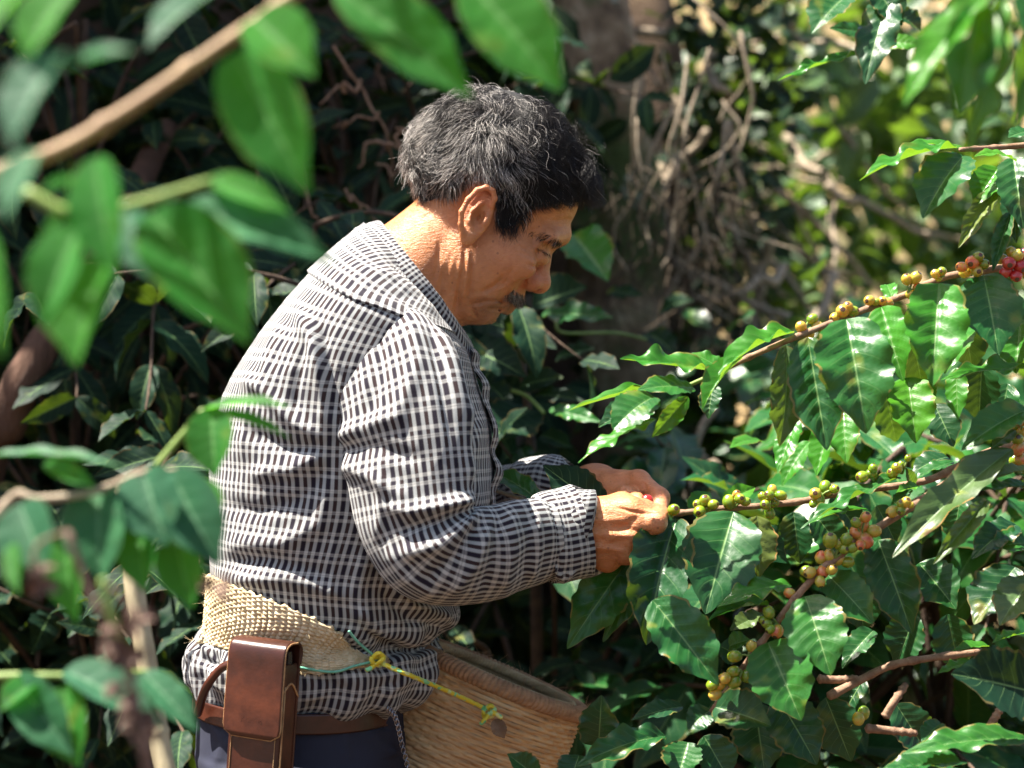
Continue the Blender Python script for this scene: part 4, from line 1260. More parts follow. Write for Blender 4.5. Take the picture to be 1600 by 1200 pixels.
# ================================================================== clothes
def gingham(name, pu=.0070, pv=.0218, dark=(.016, .012, .022), mid=(.15, .145, .15), white=(.50, .50, .485), ligh=(.33, .345, .35)):
    m, nt, b = new_mat(name)
    uv = nt.nodes.new('ShaderNodeUVMap'); uv.uv_map = 'UVMap'
    sp = nt.nodes.new('ShaderNodeSeparateXYZ'); nt.links.new(uv.outputs[0], sp.inputs[0])
    nz = nt.nodes.new('ShaderNodeTexNoise'); nz.inputs['Scale'].default_value = 40; nt.links.new(uv.outputs[0], nz.inputs['Vector'])
    jit = math_n(nt, 'MULTIPLY', math_n(nt, 'SUBTRACT', nz.outputs['Fac'], .5), .0007)
    u = math_n(nt, 'ADD', sp.outputs[0], jit); v = math_n(nt, 'ADD', sp.outputs[1], jit)
    def band(x, p, duty, soft):
        t = math_n(nt, 'FRACT', math_n(nt, 'DIVIDE', x, p))
        t = math_n(nt, 'ABSOLUTE', math_n(nt, 'SUBTRACT', t, .5))          # 0 in the middle of the dark band
        return math_n(nt, 'DIVIDE', math_n(nt, 'SUBTRACT', duty / 2 + soft, t), 2 * soft, clamp=True)
    hu = band(u, pu, .46, .05)
    wide = band(math_n(nt, 'ADD', u, pu * .5), pu * 2, .29, .04)          # every second stripe is wider
    hu = math_n(nt, 'MAXIMUM', hu, wide)
    hv = math_n(nt, 'MAXIMUM', band(v, pv, .49, .025), band(math_n(nt, 'ADD', v, pv * .5), pv, .18, .025))
    thin = band(math_n(nt, 'ADD', v, pv * .34), pv, .03, .012)
    both = math_n(nt, 'MULTIPLY', hu, hv)
    c = mix_c(nt, hv, white, ligh)
    c = mix_c(nt, math_n(nt, 'MULTIPLY', hu, .85), c, mid)
    c = mix_c(nt, both, c, mix_c(nt, wide, (.034, .020, .022), dark))
    c = mix_c(nt, math_n(nt, 'MULTIPLY', thin, .35), c, dark)
    tc = nt.nodes.new('ShaderNodeTexCoord')
    w = noise_n(nt, 9, 3, .6, tc.outputs['Object'])
    c = mix_c(nt, .5, c, ramp(nt, w, [(.3, (.82, .80, .78)), (.7, (1, 1, 1))]), 'MULTIPLY')
    nt.links.new(c, b.inputs['Base Color'])
    b.inputs['Roughness'].default_value = .85
    b.inputs['Specular IOR Level'].default_value = .15
    b.inputs['Sheen Weight'].default_value = .12
    fine = noise_n(nt, 900, 2, .5, tc.outputs['Object'])
    nt.links.new(bump_n(nt, fine, .25, .0006), b.inputs['Normal'])
    return m

SHIRT = gingham('checked_cotton')
SHIRT_CUFF = gingham('checked_cotton_cuff', .0068, .0160)

def field(q, lines):
    """ridges (+) and creases (-) drawn as polylines"""
    d = np.zeros(len(q))
    for pts, w, a in lines: d += a * line_w(q, pts, w)
    return d

def loft(levels, nu, nv, expo=2.3):
    """levels rows: back point xyz, front point xyz, half width. returns grid (nu,nv,3) and uv in metres"""
    L = catmull(levels, nu)
    B, Fr, hw = L[:, :3], L[:, 3:6], L[:, 6]
    C = (B + Fr) / 2; A = (Fr - B) / 2
    th = np.linspace(0, 2 * np.pi, nv)                 # seam at the far side
    ct = np.cos(th + np.pi / 2); st = np.sin(th + np.pi / 2)
    e = 2 / expo
    cx = np.sign(ct) * np.abs(ct) ** e; sy = np.sign(st) * np.abs(st) ** e
    V = C[:, None, :] + A[:, None, :] * cx[None, :, None]
    V[:, :, 1] += hw[:, None] * sy[None, :]
    return V

def grid_uv(V):
    du = np.linalg.norm(np.diff(V, axis=1), axis=2)
    u = np.concatenate([np.zeros((len(V), 1)), np.cumsum(du, 1)], 1)
    u = u / u[:, -1:] * np.mean(u[:, -1])                 # same thread count on every row
    dv = np.linalg.norm(np.diff(V, axis=0), axis=2).mean(1)
    v = np.concatenate([[0], np.cumsum(dv)])
    return np.stack([u, np.repeat(v[:, None], V.shape[1], 1)], -1)

def cloth(name, V, parent, mat, disp=None, flip=False, uv=None):
    nu, nv = V.shape[:2]
    F = grid_faces(nu, nv)
    UV = grid_uv(V) if uv is None else uv
    P = V.reshape(-1, 3)
    N = vert_normals(P, F)
    c = V.mean(1)
    if ((P - np.repeat(c, nv, 0)) * N).sum() < 0:
        N = -N; F = F[:, ::-1]
    if disp is not None:
        P = P + N * disp(P, N, UV.reshape(-1, 2))[:, None]
    return link(name, mk_mesh(name, P, F, mat, uv=UV.reshape(-1, 2)), parent)

def lev(b, f, hw):
    return np.concatenate([W(b[0], b[1], Y0), W(f[0], f[1], Y0), [hw]])

TORSO = [lev((320, 1086), (632, 1098), .148), lev((306, 1066), (672, 1078), .163), lev((298, 1030), (692, 1040), .172), lev((304, 1004), (682, 1012), .168), lev((325, 975), (672, 992), .160),
         lev((334, 930), (714, 965), .172), lev((335, 870), (716, 900), .178), lev((333, 770), (765, 800), .182), lev((338, 690), (770, 705), .186),
         lev((358, 610), (758, 640), .188), lev((395, 545), (744, 595), .190), lev((442, 482), (738, 568), .186), lev((492, 424), (732, 552), .176),
         lev((535, 382), (724, 535), .128), lev((572, 352), (712, 512), .078)]

T_FOLDS = [([(462, 470), (490, 540), (505, 610), (512, 690)], 13, .008), ([(500, 500), (515, 580), (520, 660)], 9, -.006),
           ([(512, 690), (460, 660), (400, 600), (375, 590)], 12, .006), ([(512, 700), (450, 700), (380, 670)], 12, -.005), ([(510, 705), (455, 735), (390, 740)], 13, .006),
           ([(520, 720), (470, 780), (400, 800), (345, 790)], 13, -.0045), ([(520, 740), (500, 820), (440, 850), (350, 850)], 14, .0055),
           ([(345, 880), (420, 872), (520, 900)], 10, -.004), ([(345, 905), (450, 905), (560, 935)], 12, .005),
           ([(440, 500), (420, 560), (415, 620)], 11, .0045), ([(480, 520), (465, 600), (460, 660)], 9, -.0035), ([(400, 560), (385, 640), (380, 720)], 12, .0035),
           ([(530, 720), (526, 800), (520, 900), (510, 960)], 4, .0022), ([(570, 860), (560, 920), (580, 975)], 14, .005), ([(610, 905), (640, 945), (712, 968)], 10, .007),
           ([(590, 920), (640, 968), (705, 985)], 8, -.005), ([(540, 940), (600, 990), (680, 1002)], 10, .005),
           ([(560, 980), (620, 1015), (690, 1010)], 7, -.006), ([(600, 1040), (650, 1030), (690, 1020)], 9, .004),
           ([(500, 1045), (560, 1060), (640, 1050)], 9, .003), ([(740, 600), (720, 680), (730, 780)], 9, -.003), ([(755, 640), (735, 720), (745, 800)], 8, .003),
           ([(310, 1000), (320, 1030), (345, 1045)], 7, -.005), ([(300, 1025), (330, 1015), (360, 1020)], 6, .004), ([(325, 1000), (335, 1030), (330, 1058)], 5, -.004)]

def torso_disp(P, N, UV):
    q = to_px(P)
    near = np.clip((Y0 + .03 - P[:, 1]) / .05, 0, 1)
    d = 1.05 * field(q, T_FOLDS) * near
    z = P[:, 2]
    amp = .0013 * np.clip((1.42 - z) / .1, .12, 1)
    n = fbm(np.stack([P[:, 0] * 9, P[:, 1] * 9, z * 26], -1), 3, 41)
    n2 = fbm(np.stack([P[:, 0] * 30, P[:, 1] * 30, z * 12], -1), 2, 47)
    r = 1 - np.abs(n) * 2.4
    low = np.clip((1.075 - z) / .05, 0, 1)
    d += amp * (r + .5 * n2) + low * .004 * np.sin(np.arctan2(P[:, 1] - Y0, P[:, 0] + .18) * 17 + n * 5)
    return d

shirt = empty('shirt', W(550, 1080, Y0)); shirt.parent = person
shirt.matrix_parent_inverse = Matrix.Translation(-Vector(person.location))
def sub(o):
    """child of the shirt: world coordinates kept"""
    o.parent = shirt
    o.matrix_parent_inverse = Matrix.Translation(-Vector(shirt.location))
    return o
TV = loft(TORSO, 260, 420)
sub(cloth('shirt_body', TV, None, SHIRT, torso_disp))

# yoke: the shoulder panel with its own cut, lying on the top of the body
YK = [lev((442, 482), (738, 568), .186), lev((492, 424), (732, 552), .176), lev((535, 382), (724, 535), .128), lev((572, 352), (712, 512), .078)]
def yoke():
    V = loft(YK, 90, 420)
    # the seam runs from the back over the shoulder to the front
    s = np.linspace(0, 1, 90)
    th = np.linspace(0, 2 * np.pi, 420)
    ct = np.cos(th + np.pi / 2)                       # -1 back, +1 front
    start = np.interp(ct, [-1, -.6, -.2, .25, .6, 1], [.30, .27, .25, .33, .52, .80])
    S = start[None, :] + (1 - start[None, :]) * s[:, None]
    idx = S * 89
    i0 = np.clip(np.floor(idx).astype(int), 0, 88); f = (idx - i0)[..., None]
    j = np.arange(420)[None, :].repeat(90, 0)
    V2 = V[i0, j] * (1 - f) + V[i0 + 1, j] * f
    uv = grid_uv(V2)
    def dp(P, N, UV):
        i = np.repeat(np.arange(90), 420)
        edge = np.exp(-(i / 2.0) ** 2)
        near = np.clip((Y0 + .03 - P[:, 1]) / .05, 0, 1)
        q = to_px(P)
        return .0030 + .0005 * edge - .0026 * (i == 0) + .002 * fbm(P * 22, 3, 9) + near * field(q, [([(560, 420), (620, 440), (690, 500)], 9, .0035), ([(530, 440), (600, 465), (660, 470)], 8, -.002),
                  ([(600, 400), (650, 450), (705, 510)], 8, -.003)])
    return sub(cloth('yoke', V2, None, SHIRT, dp, uv=uv))
yoke()

def sleeve_path(pts, n):
    P = catmull([list(W(a, b, d)) + [r / 1600 * KX * d, f] for a, b, d, r, f in pts], n)
    return P[:, :3], P[:, 3], P[:, 4]

def sleeve(name, pts, folds, nu, nv, seed, mat=SHIRT, noise=.0016):
    path, rad, flat = sleeve_path(pts, nu)
    T, N, B = frames(path, up=(0, -1, 0))
    th = np.linspace(0, 2 * np.pi, nv) + np.pi
    V = path[:, None] + N[:, None] * (np.cos(th)[None, :] * (rad * flat)[:, None])[..., None] + B[:, None] * (np.sin(th)[None, :] * rad[:, None])[..., None]
    def dp(P, Nn, UV):
        q = to_px(P)
        near = np.clip((-Nn[:, 1] + .5) / .6, 0, 1)
        d = 1.1 * field(q, folds) * near
        n = fbm(np.stack([UV[:, 0] * 22, UV[:, 1] * 13, 0 * UV[:, 0] + seed], -1), 3, seed)
        d += noise * (1 - np.abs(n) * 2.6)
        return d
    return sub(cloth(name, V, None, mat, dp))

R_FOLDS = [([(748, 778), (700, 790), (640, 800), (600, 790)], 11, .008), ([(748, 790), (690, 815), (620, 830)], 9, -.006), ([(750, 800), (690, 850), (620, 868)], 12, .007),
           ([(755, 810), (710, 870), (660, 910)], 9, -.005), ([(765, 820), (740, 880), (700, 930)], 11, .006), ([(780, 800), (775, 870), (750, 930)], 9, -.004),
           ([(800, 790), (800, 860), (785, 930)], 10, .004), ([(825, 790), (828, 850), (815, 915)], 8, -.003), ([(838, 800), (842, 860), (828, 910)], 6, .003),
           ([(520, 690), (580, 660), (640, 650)], 13, .005), ([(525, 700), (590, 700), (660, 720)], 12, -.004), ([(525, 720), (590, 750), (650, 790)], 13, .005),
           ([(560, 500), (540, 580), (520, 660)], 12, .005), ([(600, 500), (590, 600), (560, 690)], 13, -.004), ([(640, 490), (650, 570), (620, 660)], 14, .005),
           ([(690, 500), (710, 580), (740, 680)], 12, .006), ([(670, 500), (690, 600), (710, 700)], 9, -.004), ([(730, 620), (738, 700), (735, 760)], 9, .004),
           ([(600, 850), (630, 900), (690, 935)], 10, .004), ([(590, 700), (600, 780), (590, 850)], 10, .0035)]
sleeve('sleeve', [(590, 520, 2.06, 40, .9), (598, 535, 2.02, 72, .75), (612, 570, 1.985, 93, .58), (627, 650, 1.960, 104, .56), (639, 740, 1.950, 102, .56), (652, 815, 1.945, 96, .60),
                  (682, 862, 1.945, 90, .68), (745, 868, 1.965, 84, .70), (805, 853, 1.99, 78, .72), (840, 846, 2.005, 72, .75), (862, 842, 2.01, 64, .8)], R_FOLDS, 230, 260, 51)
sleeve('cuff', [(846, 842, 2.01, 66, .82), (855, 840, 2.012, 72, .82), (872, 838, 2.016, 73, .82), (890, 834, 2.020, 73, .82), (906, 830, 2.024, 74, .82), (910, 829, 2.024, 72, .82), (905, 830, 2.024, 68, .8), (880, 836, 2.018, 64, .78)],
       [([(846, 800), (850, 850), (845, 900)], 3, -.003), ([(862, 880), (880, 905), (900, 890)], 5, .004)], 60, 200, 57, SHIRT_CUFF, .0008)
sleeve('sleeve', [(590, 500, 2.27, 60, .9), (600, 530, 2.30, 90, .7), (615, 640, 2.335, 105, .6), (640, 740, 2.35, 104, .6), (680, 810, 2.35, 96, .65), (740, 815, 2.32, 80, .75),
                  (800, 790, 2.27, 66, .8), (832, 776, 2.24, 56, .85)], [], 150, 140, 61)
sleeve('cuff', [(818, 780, 2.255, 50, .9), (830, 776, 2.245, 60, .9), (850, 772, 2.235, 60, .9), (872, 768, 2.215, 58, .9), (868, 769, 2.22, 52, .9)], [], 40, 120, 63, SHIRT_CUFF, .0008)

# collar: a stand round the neck that folds over
def collar():
    n = 240
    ph = np.linspace(-np.pi * .93, np.pi * .93, n)        # 0 = nape
    base_b = W(581, 362, Y0); base_f = W(722, 540, Y0)
    c = (base_b + base_f) / 2; a = (base_f - base_b) / 2
    ax = unit(np.array([a[2], 0, -a[0]])); ax = -ax if ax[2] < 0 else ax
    rows = []
    # profile: (outward factor, height along the neck)
    prof = [(1.00, -.006), (1.00, .003), (.995, .009), (1.0, .0135), (1.03, .0150), (1.065, .0130), (1.10, .008), (1.13, .001), (1.16, -.006), (1.18, -.012), (1.17, -.014), (1.13, -.008)]
    prof = catmull(prof, 40)
    fr = np.clip((np.abs(ph) - 1.9) / .9, 0, 1)            # towards the front points
    for k, (o, h) in enumerate(prof):
        t = k / (len(prof) - 1)
        out = 1 + (o - 1) * (1 + .35 * fr)
        p = c[None] - a[None] * (np.cos(ph) * out)[:, None]
        p[:, 1] = Y0 - .0775 * np.sin(ph) * out
        hh = h * (1 - .25 * fr)
        p = p + ax[None] * hh[:, None]
        if t > .35:
            g = (t - .35) / .65
            p[:, 2] -= .030 * g * fr
            p[:, 0] += .012 * g * fr
        rows.append(p)
    V = np.array(rows)
    uv = np.stack([np.repeat((ph * .085)[None], len(prof), 0), np.repeat((np.linspace(0, .075, len(prof)))[:, None], n, 1)], -1)
    uv = np.stack([uv[..., 0] * 1.35, uv[..., 1] * 1.35 + uv[..., 0] * .10], -1)
    o = cloth('collar', V, None, SHIRT, lambda P, N, UV: .0012 * fbm(P * 50, 3, 3), uv=uv)
    so = o.modifiers.new('thick', 'SOLIDIFY'); so.thickness = .0016
    return sub(o)
collar()

# button placket down the front
def placket():
    n = 120
    t = np.linspace(0, 1, n)
    pts = catmull([W(728, 545, Y0), W(740, 580, Y0), W(752, 625, Y0), W(764, 690, Y0), W(768, 740, Y0), W(762, 800, Y0)], n)
    rows = []
    for k, s in enumerate(np.linspace(-1, 1, 12)):
        p = pts.copy()
        p[:, 1] = Y0 - .030 + s * -.019
        p[:, 0] += .010 - .0065 * s * s + .0025 * np.sin(t * 26 + s) + .004 * fbm(np.stack([t * 9, t * 0 + s, t * 0], -1), 2, 3)
        rows.append(p)
    V = np.array(rows)
    return sub(link('placket', mk_mesh('placket', V.reshape(-1, 3), grid_faces(12, n), SHIRT, uv=grid_uv(V).reshape(-1, 2)[:, ::-1])))
placket()

# ------------------------------------------------------------------ trousers, belt, shoes
DENIM, _nt, _b = new_mat('dark_denim')
_tc = _nt.nodes.new('ShaderNodeTexCoord')
_wv = nd(_nt, 'ShaderNodeTexWave'); _wv.inputs['Scale'].default_value = 330; _wv.inputs['Distortion'].default_value = 1.0
_mp = nd(_nt, 'ShaderNodeMapping'); _mp.inputs['Rotation'].default_value = (0, .9, 0); _nt.links.new(_tc.outputs['Object'], _mp.inputs[0]); _nt.links.new(_mp.outputs[0], _wv.inputs['Vector'])
_n = noise_n(_nt, 14, 4, .6, _tc.outputs['Object'])
_c = mix_c(_nt, _wv.outputs['Fac'], (.006, .008, .022), (.016, .020, .045))
_nt.links.new(mix_c(_nt, .6, _c, ramp(_nt, _n, [(.3, (.6, .6, .65)), (.7, (1.25, 1.2, 1.2))]), 'MULTIPLY'), _b.inputs['Base Color'])
_b.inputs['Roughness'].default_value = .8
_nt.links.new(bump_n(_nt, _wv.outputs['Fac'], .25, .0008), _b.inputs['Normal'])

trousers = empty('trousers', W(480, 1090, Y0)); trousers.parent = person
trousers.matrix_parent_inverse = Matrix.Translation(-Vector(person.location))
def subt(o, p=None):
    p = p or trousers
    o.parent = p; o.matrix_parent_inverse = Matrix.Translation(-Vector(p.location)); return o
HIP = [np.concatenate([[-.285, Y0, .72], [-.115, Y0, .74], [.10]]), np.concatenate([[-.318, Y0, .80], [-.095, Y0, .82], [.16]]), np.concatenate([[-.340, Y0, .89], [-.112, Y0, .90], [.172]]),
       lev((312, 1150), (642, 1150), .165), lev((314, 1100), (636, 1108), .160), lev((318, 1066), (638, 1080), .157), lev((325, 1040), (640, 1055), .150)]
def hip_disp(P, N, UV):
    q = to_px(P); near = np.clip((Y0 - P[:, 1]) / .05, 0, 1)
    return .002 * fbm(P * 16, 3, 71) + near * field(q, [([(480, 1130), (560, 1132), (625, 1140)], 3, -.003), ([(530, 1085), (535, 1130), (545, 1200)], 6, .002), ([(330, 1120), (350, 1160), (340, 1200)], 8, .003),
                                                       ([(575, 1140), (600, 1170), (630, 1180)], 8, .003)])
subt(cloth('trouser_top', loft(HIP, 110, 200, 2.2), None, DENIM, hip_disp))
for sgn in (-1, 1):
    pts = [(-.20, Y0 + sgn * .085, .88, .108), (-.205, Y0 + sgn * .092, .74, .098), (-.21, Y0 + sgn * .10, .50, .080), (-.225, Y0 + sgn * .105, .28, .074), (-.24, Y0 + sgn * .105, .06, .078)]
    L = catmull(pts, 80)
    th = np.linspace(0, 2 * np.pi, 64)
    V = L[:, None, :3] + np.stack([np.cos(th), np.sin(th), 0 * th], -1)[None] * L[:, 3][:, None, None]
    subt(cloth('trouser_leg', V, None, DENIM, lambda P, N, UV: .004 * (1 - 2.4 * np.abs(fbm(np.stack([P[:, 0] * 8, P[:, 1] * 8, P[:, 2] * 20], -1), 3, 77)))))
LEATHER = noise_mat('brown_leather', (.022, .006, .003), (.052, .0135, .007), 22, .34, .4, .0010, c3=(.105, .028, .013), spec=.5)
LEATHER_EDGE = noise_mat('leather_edge', (.30, .14, .06), (.52, .33, .16), 90, .7, .3, .0008)
SHOE = noise_mat('shoe_leather', (.02, .014, .010), (.06, .04, .028), 30, .6, .4, .002)
def shoe(sgn):
    c = np.array([-.17, Y0 + sgn * .105, 0])
    def f(p):
        d = s_cap(p, c + [-.10, 0, .045], c + [.13, 0, .035], .042, .040)
        d = smin(d, s_cap(p, c + [-.09, 0, .05], c + [-.075, 0, .13], .045, .045), .04)
        return smax(d, -(p[:, 2] - .004), .006)
    V, F = surfnet(f, c + [-.18, -.09, -.03], c + [.21, .09, .20], .006)
    o = link('shoe', mk_mesh('shoe', V, F, SHOE)); o.parent = person
    o.matrix_parent_inverse = Matrix.Translation(-Vector(person.location))
shoe(-1); shoe(1)

def band(name, levels, mat, nu, nv, disp=None, th=.003):
    o = cloth(name, loft(levels, nu, nv, 2.2), None, mat, disp)
    m = o.modifiers.new('thick', 'SOLIDIFY'); m.thickness = th; m.offset = 1
    return o
belt = band('belt', [lev((312, 1098), (628, 1112), .162), lev((313, 1070), (628, 1082), .162)], LEATHER, 12, 220, lambda P, N, UV: .0015 + .001 * fbm(P * 30, 2, 5))
belt.parent = trousers; belt.matrix_parent_inverse = Matrix.Translation(-Vector(trousers.location))
# ================================================================== things the person carries
_LT = catmull(TORSO, 260)
def torso_at(z):
    zz = (_LT[:, 2] + _LT[:, 5]) / 2
    k = np.argsort(zz)
    return [np.interp(z, zz[k], _LT[k, c]) for c in (0, 3, 6)]

# ---- woven waist strap
WOVEN, _nt, _b = new_mat('woven_ixtle')
_uv = _nt.nodes.new('ShaderNodeUVMap'); _uv.uv_map = 'UVMap'
_tc = _nt.nodes.new('ShaderNodeTexCoord')
_vo = nd(_nt, 'ShaderNodeTexVoronoi'); _vo.inputs['Scale'].default_value = 165; _nt.links.new(_uv.outputs[0], _vo.inputs['Vector'])
_n = noise_n(_nt, 60, 4, .65, _tc.outputs['Object'])
_n4 = noise_n(_nt, 14, 3, .6, _tc.outputs['Object'])
_c = ramp(_nt, _n, [(.3, (.50, .38, .22)), (.55, (.68, .56, .37)), (.75, (.80, .70, .52))])
_c = mix_c(_nt, .5, _c, ramp(_nt, _n4, [(.35, (.72, .66, .58)), (.65, (1, 1, 1))]), 'MULTIPLY')
_at = nd(_nt, 'ShaderNodeAttribute', attribute_name='pit')
_c = mix_c(_nt, _at.outputs['Fac'], _c, (.10, .06, .025))
_nt.links.new(_c, _b.inputs['Base Color'])
_b.inputs['Roughness'].default_value = .9; _b.inputs['Specular IOR Level'].default_value = .15
_nt.links.new(bump_n(_nt, noise_n(_nt, 500, 3, .6, _tc.outputs['Object']), .5, .0015), _b.inputs['Normal'])

strap = empty('waist_strap', W(450, 1000, Y0))
tag(strap, 'cream woven fibre waist strap wrapped over the checked shirt', 'strap')
def build_strap():
    n, m = 620, 90
    # angle: 38 deg = where it gathers at the front, 180 = back, 330 = far side
    th = np.radians(np.linspace(52, 325, n))
    xs = np.cos(th)
    TOPE = [(324, 898), (340, 903), (400, 928), (470, 958), (530, 990), (570, 1013), (600, 1026)]
    BOTE = [(320, 1003), (340, 1006), (400, 1022), (470, 1044), (520, 1052), (562, 1042), (600, 1034)]
    V = np.zeros((m, n, 3)); pit = np.zeros((m, n))
    for j in range(n):
        z0 = CAM_Z - (985 - 600) / 1600 * KX * 2.03
        b, f, hw = torso_at(z0)
        c, a = (b + f) / 2, (f - b) / 2
        x = c + a * np.sign(xs[j]) * abs(xs[j]) ** (2 / 2.3)
        y = Y0 - hw * np.sign(np.sin(th[j])) * abs(np.sin(th[j])) ** (2 / 2.3)
        px = 800 + x / (KX * y) * 1600 if y < Y0 + .02 else 324
        px = min(px, 600)
        zt = CAM_Z - (np.interp(px, *zip(*TOPE)) - 600) / 1600 * KX * max(y, 1.97) if y < Y0 + .1 else CAM_Z - 300 / 1600 * KX * 2.15
        zb = CAM_Z - (np.interp(px, *zip(*BOTE)) - 600) / 1600 * KX * max(y, 1.97) if y < Y0 + .1 else CAM_Z - 403 / 1600 * KX * 2.15
        for i in range(m):
            s = i / (m - 1)
            z = zb + (zt - zb) * s
            b2, f2, hw2 = torso_at(z)
            c2, a2 = (b2 + f2) / 2, (f2 - b2) / 2
            # flatter than the shirt: it pulls it in
            xx = c2 + a2 * np.sign(xs[j]) * abs(xs[j]) ** (2 / 2.3)
            yy = Y0 - hw2 * np.sign(np.sin(th[j])) * abs(np.sin(th[j])) ** (2 / 2.3)
            k = 1.055 + .02 * np.sin(np.pi * s)
            V[i, j] = (c2 + (xx - c2) * (1.02 + .01 * np.sin(np.pi * s)), Y0 + (yy - Y0) * k, z)
    V = np.array(V)
    F = grid_faces(m, n)
    N = vert_normals(V.reshape(-1, 3), F).reshape(m, n, 3)
    out = V - np.array([-.19, Y0, 0]); out[..., 2] = 0
    if (N * out).sum() < 0: N = -N; F = F[:, ::-1]
    uv = np.stack([np.repeat(np.linspace(0, .62, n)[None], m, 0), np.repeat(np.linspace(0, .066, m)[:, None], n, 1)], -1)
    col = uv[..., 0] / .0062; row = uv[..., 1] / .0046
    gath = np.clip((70 - np.arange(n)) / 60, 0, 1)[None, :]          # gathered threads at the front
    st = np.abs(np.sin(np.pi * (row + .5 * np.floor(col)))) ** .6 * np.abs(np.sin(np.pi * col)) ** .5
    th_ = np.abs(np.sin(np.pi * np.linspace(0, 13, m)[:, None] + 0 * col)) ** .7
    rel = st * (1 - gath) + th_ * gath
    rough = fbm(np.concatenate([uv * 220, 0 * uv[..., :1]], -1), 3, 4)
    V = V + N * (.0022 * rel + .0016 * rough)[..., None]
    pit = np.clip((.34 - rel + .25 * rough) * 3, 0, 1) * (.55 - .2 * gath)
    o = link('weave', mk_mesh('weave', V.reshape(-1, 3), F, WOVEN, uv=uv.reshape(-1, 2), cols={'pit': pit.ravel()}), strap)
    so = o.modifiers.new('t', 'SOLIDIFY'); so.thickness = .004; so.offset = -1
    # fuzz
    r = np.random.RandomState(2)
    i = np.where(r.rand(420) < .45, r.choice([0, m - 1], 420), r.randint(0, m, 420)); j = r.randint(0, int(n * .62), 420)
    P0 = V[i, j]; d = unit(N[i, j] * .8 + r.normal(0, .6, (420, 3)))
    L = r.uniform(.003, .010, 420)
    t = np.linspace(0, 1, 6)
    P = P0[:, None] + d[:, None] * (L[:, None] * t)[..., None] + (r.normal(0, .25, (420, 1, 3)) * (L[:, None] * t * t)[..., None])
    add_strands('fibres', P, np.array([1, 1, 1, .9, .8, .5]) * .00011, np.tile([.62, .50, .30], (420, 1)), strap, HAIR)
    return V
_SV = build_strap()

ROPE, _nt, _b = new_mat('yellow_rope')
_tc = _nt.nodes.new('ShaderNodeTexCoord')
_w = nd(_nt, 'ShaderNodeTexVoronoi'); _w.inputs['Scale'].default_value = 190; _nt.links.new(_tc.outputs['Object'], _w.inputs['Vector'])
_s = nt_c = nd(_nt, 'ShaderNodeSeparateColor'); _nt.links.new(_w.outputs['Color'], _s.inputs[0])
_c = ramp(_nt, _s.outputs[0], [(.0, (.62, .52, .03)), (.60, (.70, .56, .04)), (.66, (.16, .50, .22)), (.85, (.25, .62, .30)), (.9, (.66, .66, .25))])
_nt.links.new(_c, _b.inputs['Base Color']); _b.inputs['Roughness'].default_value = .5
_nt.links.new(bump_n(_nt, noise_n(_nt, 450, 2, .5, _tc.outputs['Object']), .5, .001), _b.inputs['Normal'])

def rope_tube(name, pts, r, parent, n=70):
    P = catmull(pts, n)
    V, F, C = tube_arrays(P, r, 10)
    T, N, B = frames(P)
    s = np.concatenate([[0], np.cumsum(np.linalg.norm(np.diff(P, axis=0), axis=1))])
    th = np.linspace(0, 2 * np.pi, 10, endpoint=False)
    rr = r * (1 + .16 * np.cos(3 * th[None] + s[:, None] * 480))
    V[:n * 10] = (P[:, None] + (N[:, None] * np.cos(th)[None, :, None] + B[:, None] * np.sin(th)[None, :, None]) * rr[..., None]).reshape(-1, 3)
    return link(name, mk_mesh(name, V, [tuple(f) for f in F] + [tuple(f) for f in C], ROPE), parent)

KN = (586, 1031, 1.985)
BK2 = (762, 1112, 2.000)
rope_tube('rope', [W(590, 1030, 1.985), W(604, 1040, 1.975), W(640, 1055, 1.972), W(700, 1080, 2.020), W(756, 1106, 2.068)], .0023, strap)
def knot(name, c, d, R, r, parent, seed):
    """an overhand wad of rope"""
    t = np.linspace(0, 2 * np.pi, 10)[:-1]
    k = np.random.RandomState(seed)
    pts = []
    for i, a in enumerate(np.linspace(0, 4 * np.pi, 17)):
        x = (np.sin(a) + .9 * np.sin(2 * a * .5 + .6)) * R * .55
        y = np.cos(a * 1.5) * R * .5
        z = (np.cos(a) - .5 * np.cos(1.5 * a)) * R * .75
        pts.append(W(c[0], c[1], d) + np.array([x, y, z]))
    return rope_tube(name, pts, r, parent, 110)
knot('knot', (590, 1031), 1.978, .0062, .0022, strap, 1)
rope_tube('rope_end', [W(588, 1036, 1.980), W(580, 1044, 1.974), W(572, 1047, 1.972)], .0022, strap, 16)
knot('knot', (764, 1112), 2.068, .0060, .0022, strap, 2)
rope_tube('rope_end', [W(766, 1112, 2.066), W(776, 1116, 2.064), W(784, 1122, 2.064)], .0022, strap, 16)
rope_tube('rope_end', [W(764, 1114, 2.064), W(760, 1122, 2.060), W(751, 1131, 2.062)], .0022, strap, 16)
GCORD = noise_mat('green_cord', (.10, .35, .25), (.20, .50, .36), 200, .6, .3, .001)
tube('edge_cord', catmull([W(468, 1043, 1.968), W(520, 1050, 1.972), W(556, 1040, 1.976), W(586, 1033, 1.982)], 40), .0014, GCORD, strap, 6)
tube('edge_cord', catmull([W(545, 986, 1.962), W(560, 1004, 1.968), W(586, 1026, 1.980)], 30), .0014, GCORD, strap, 6)

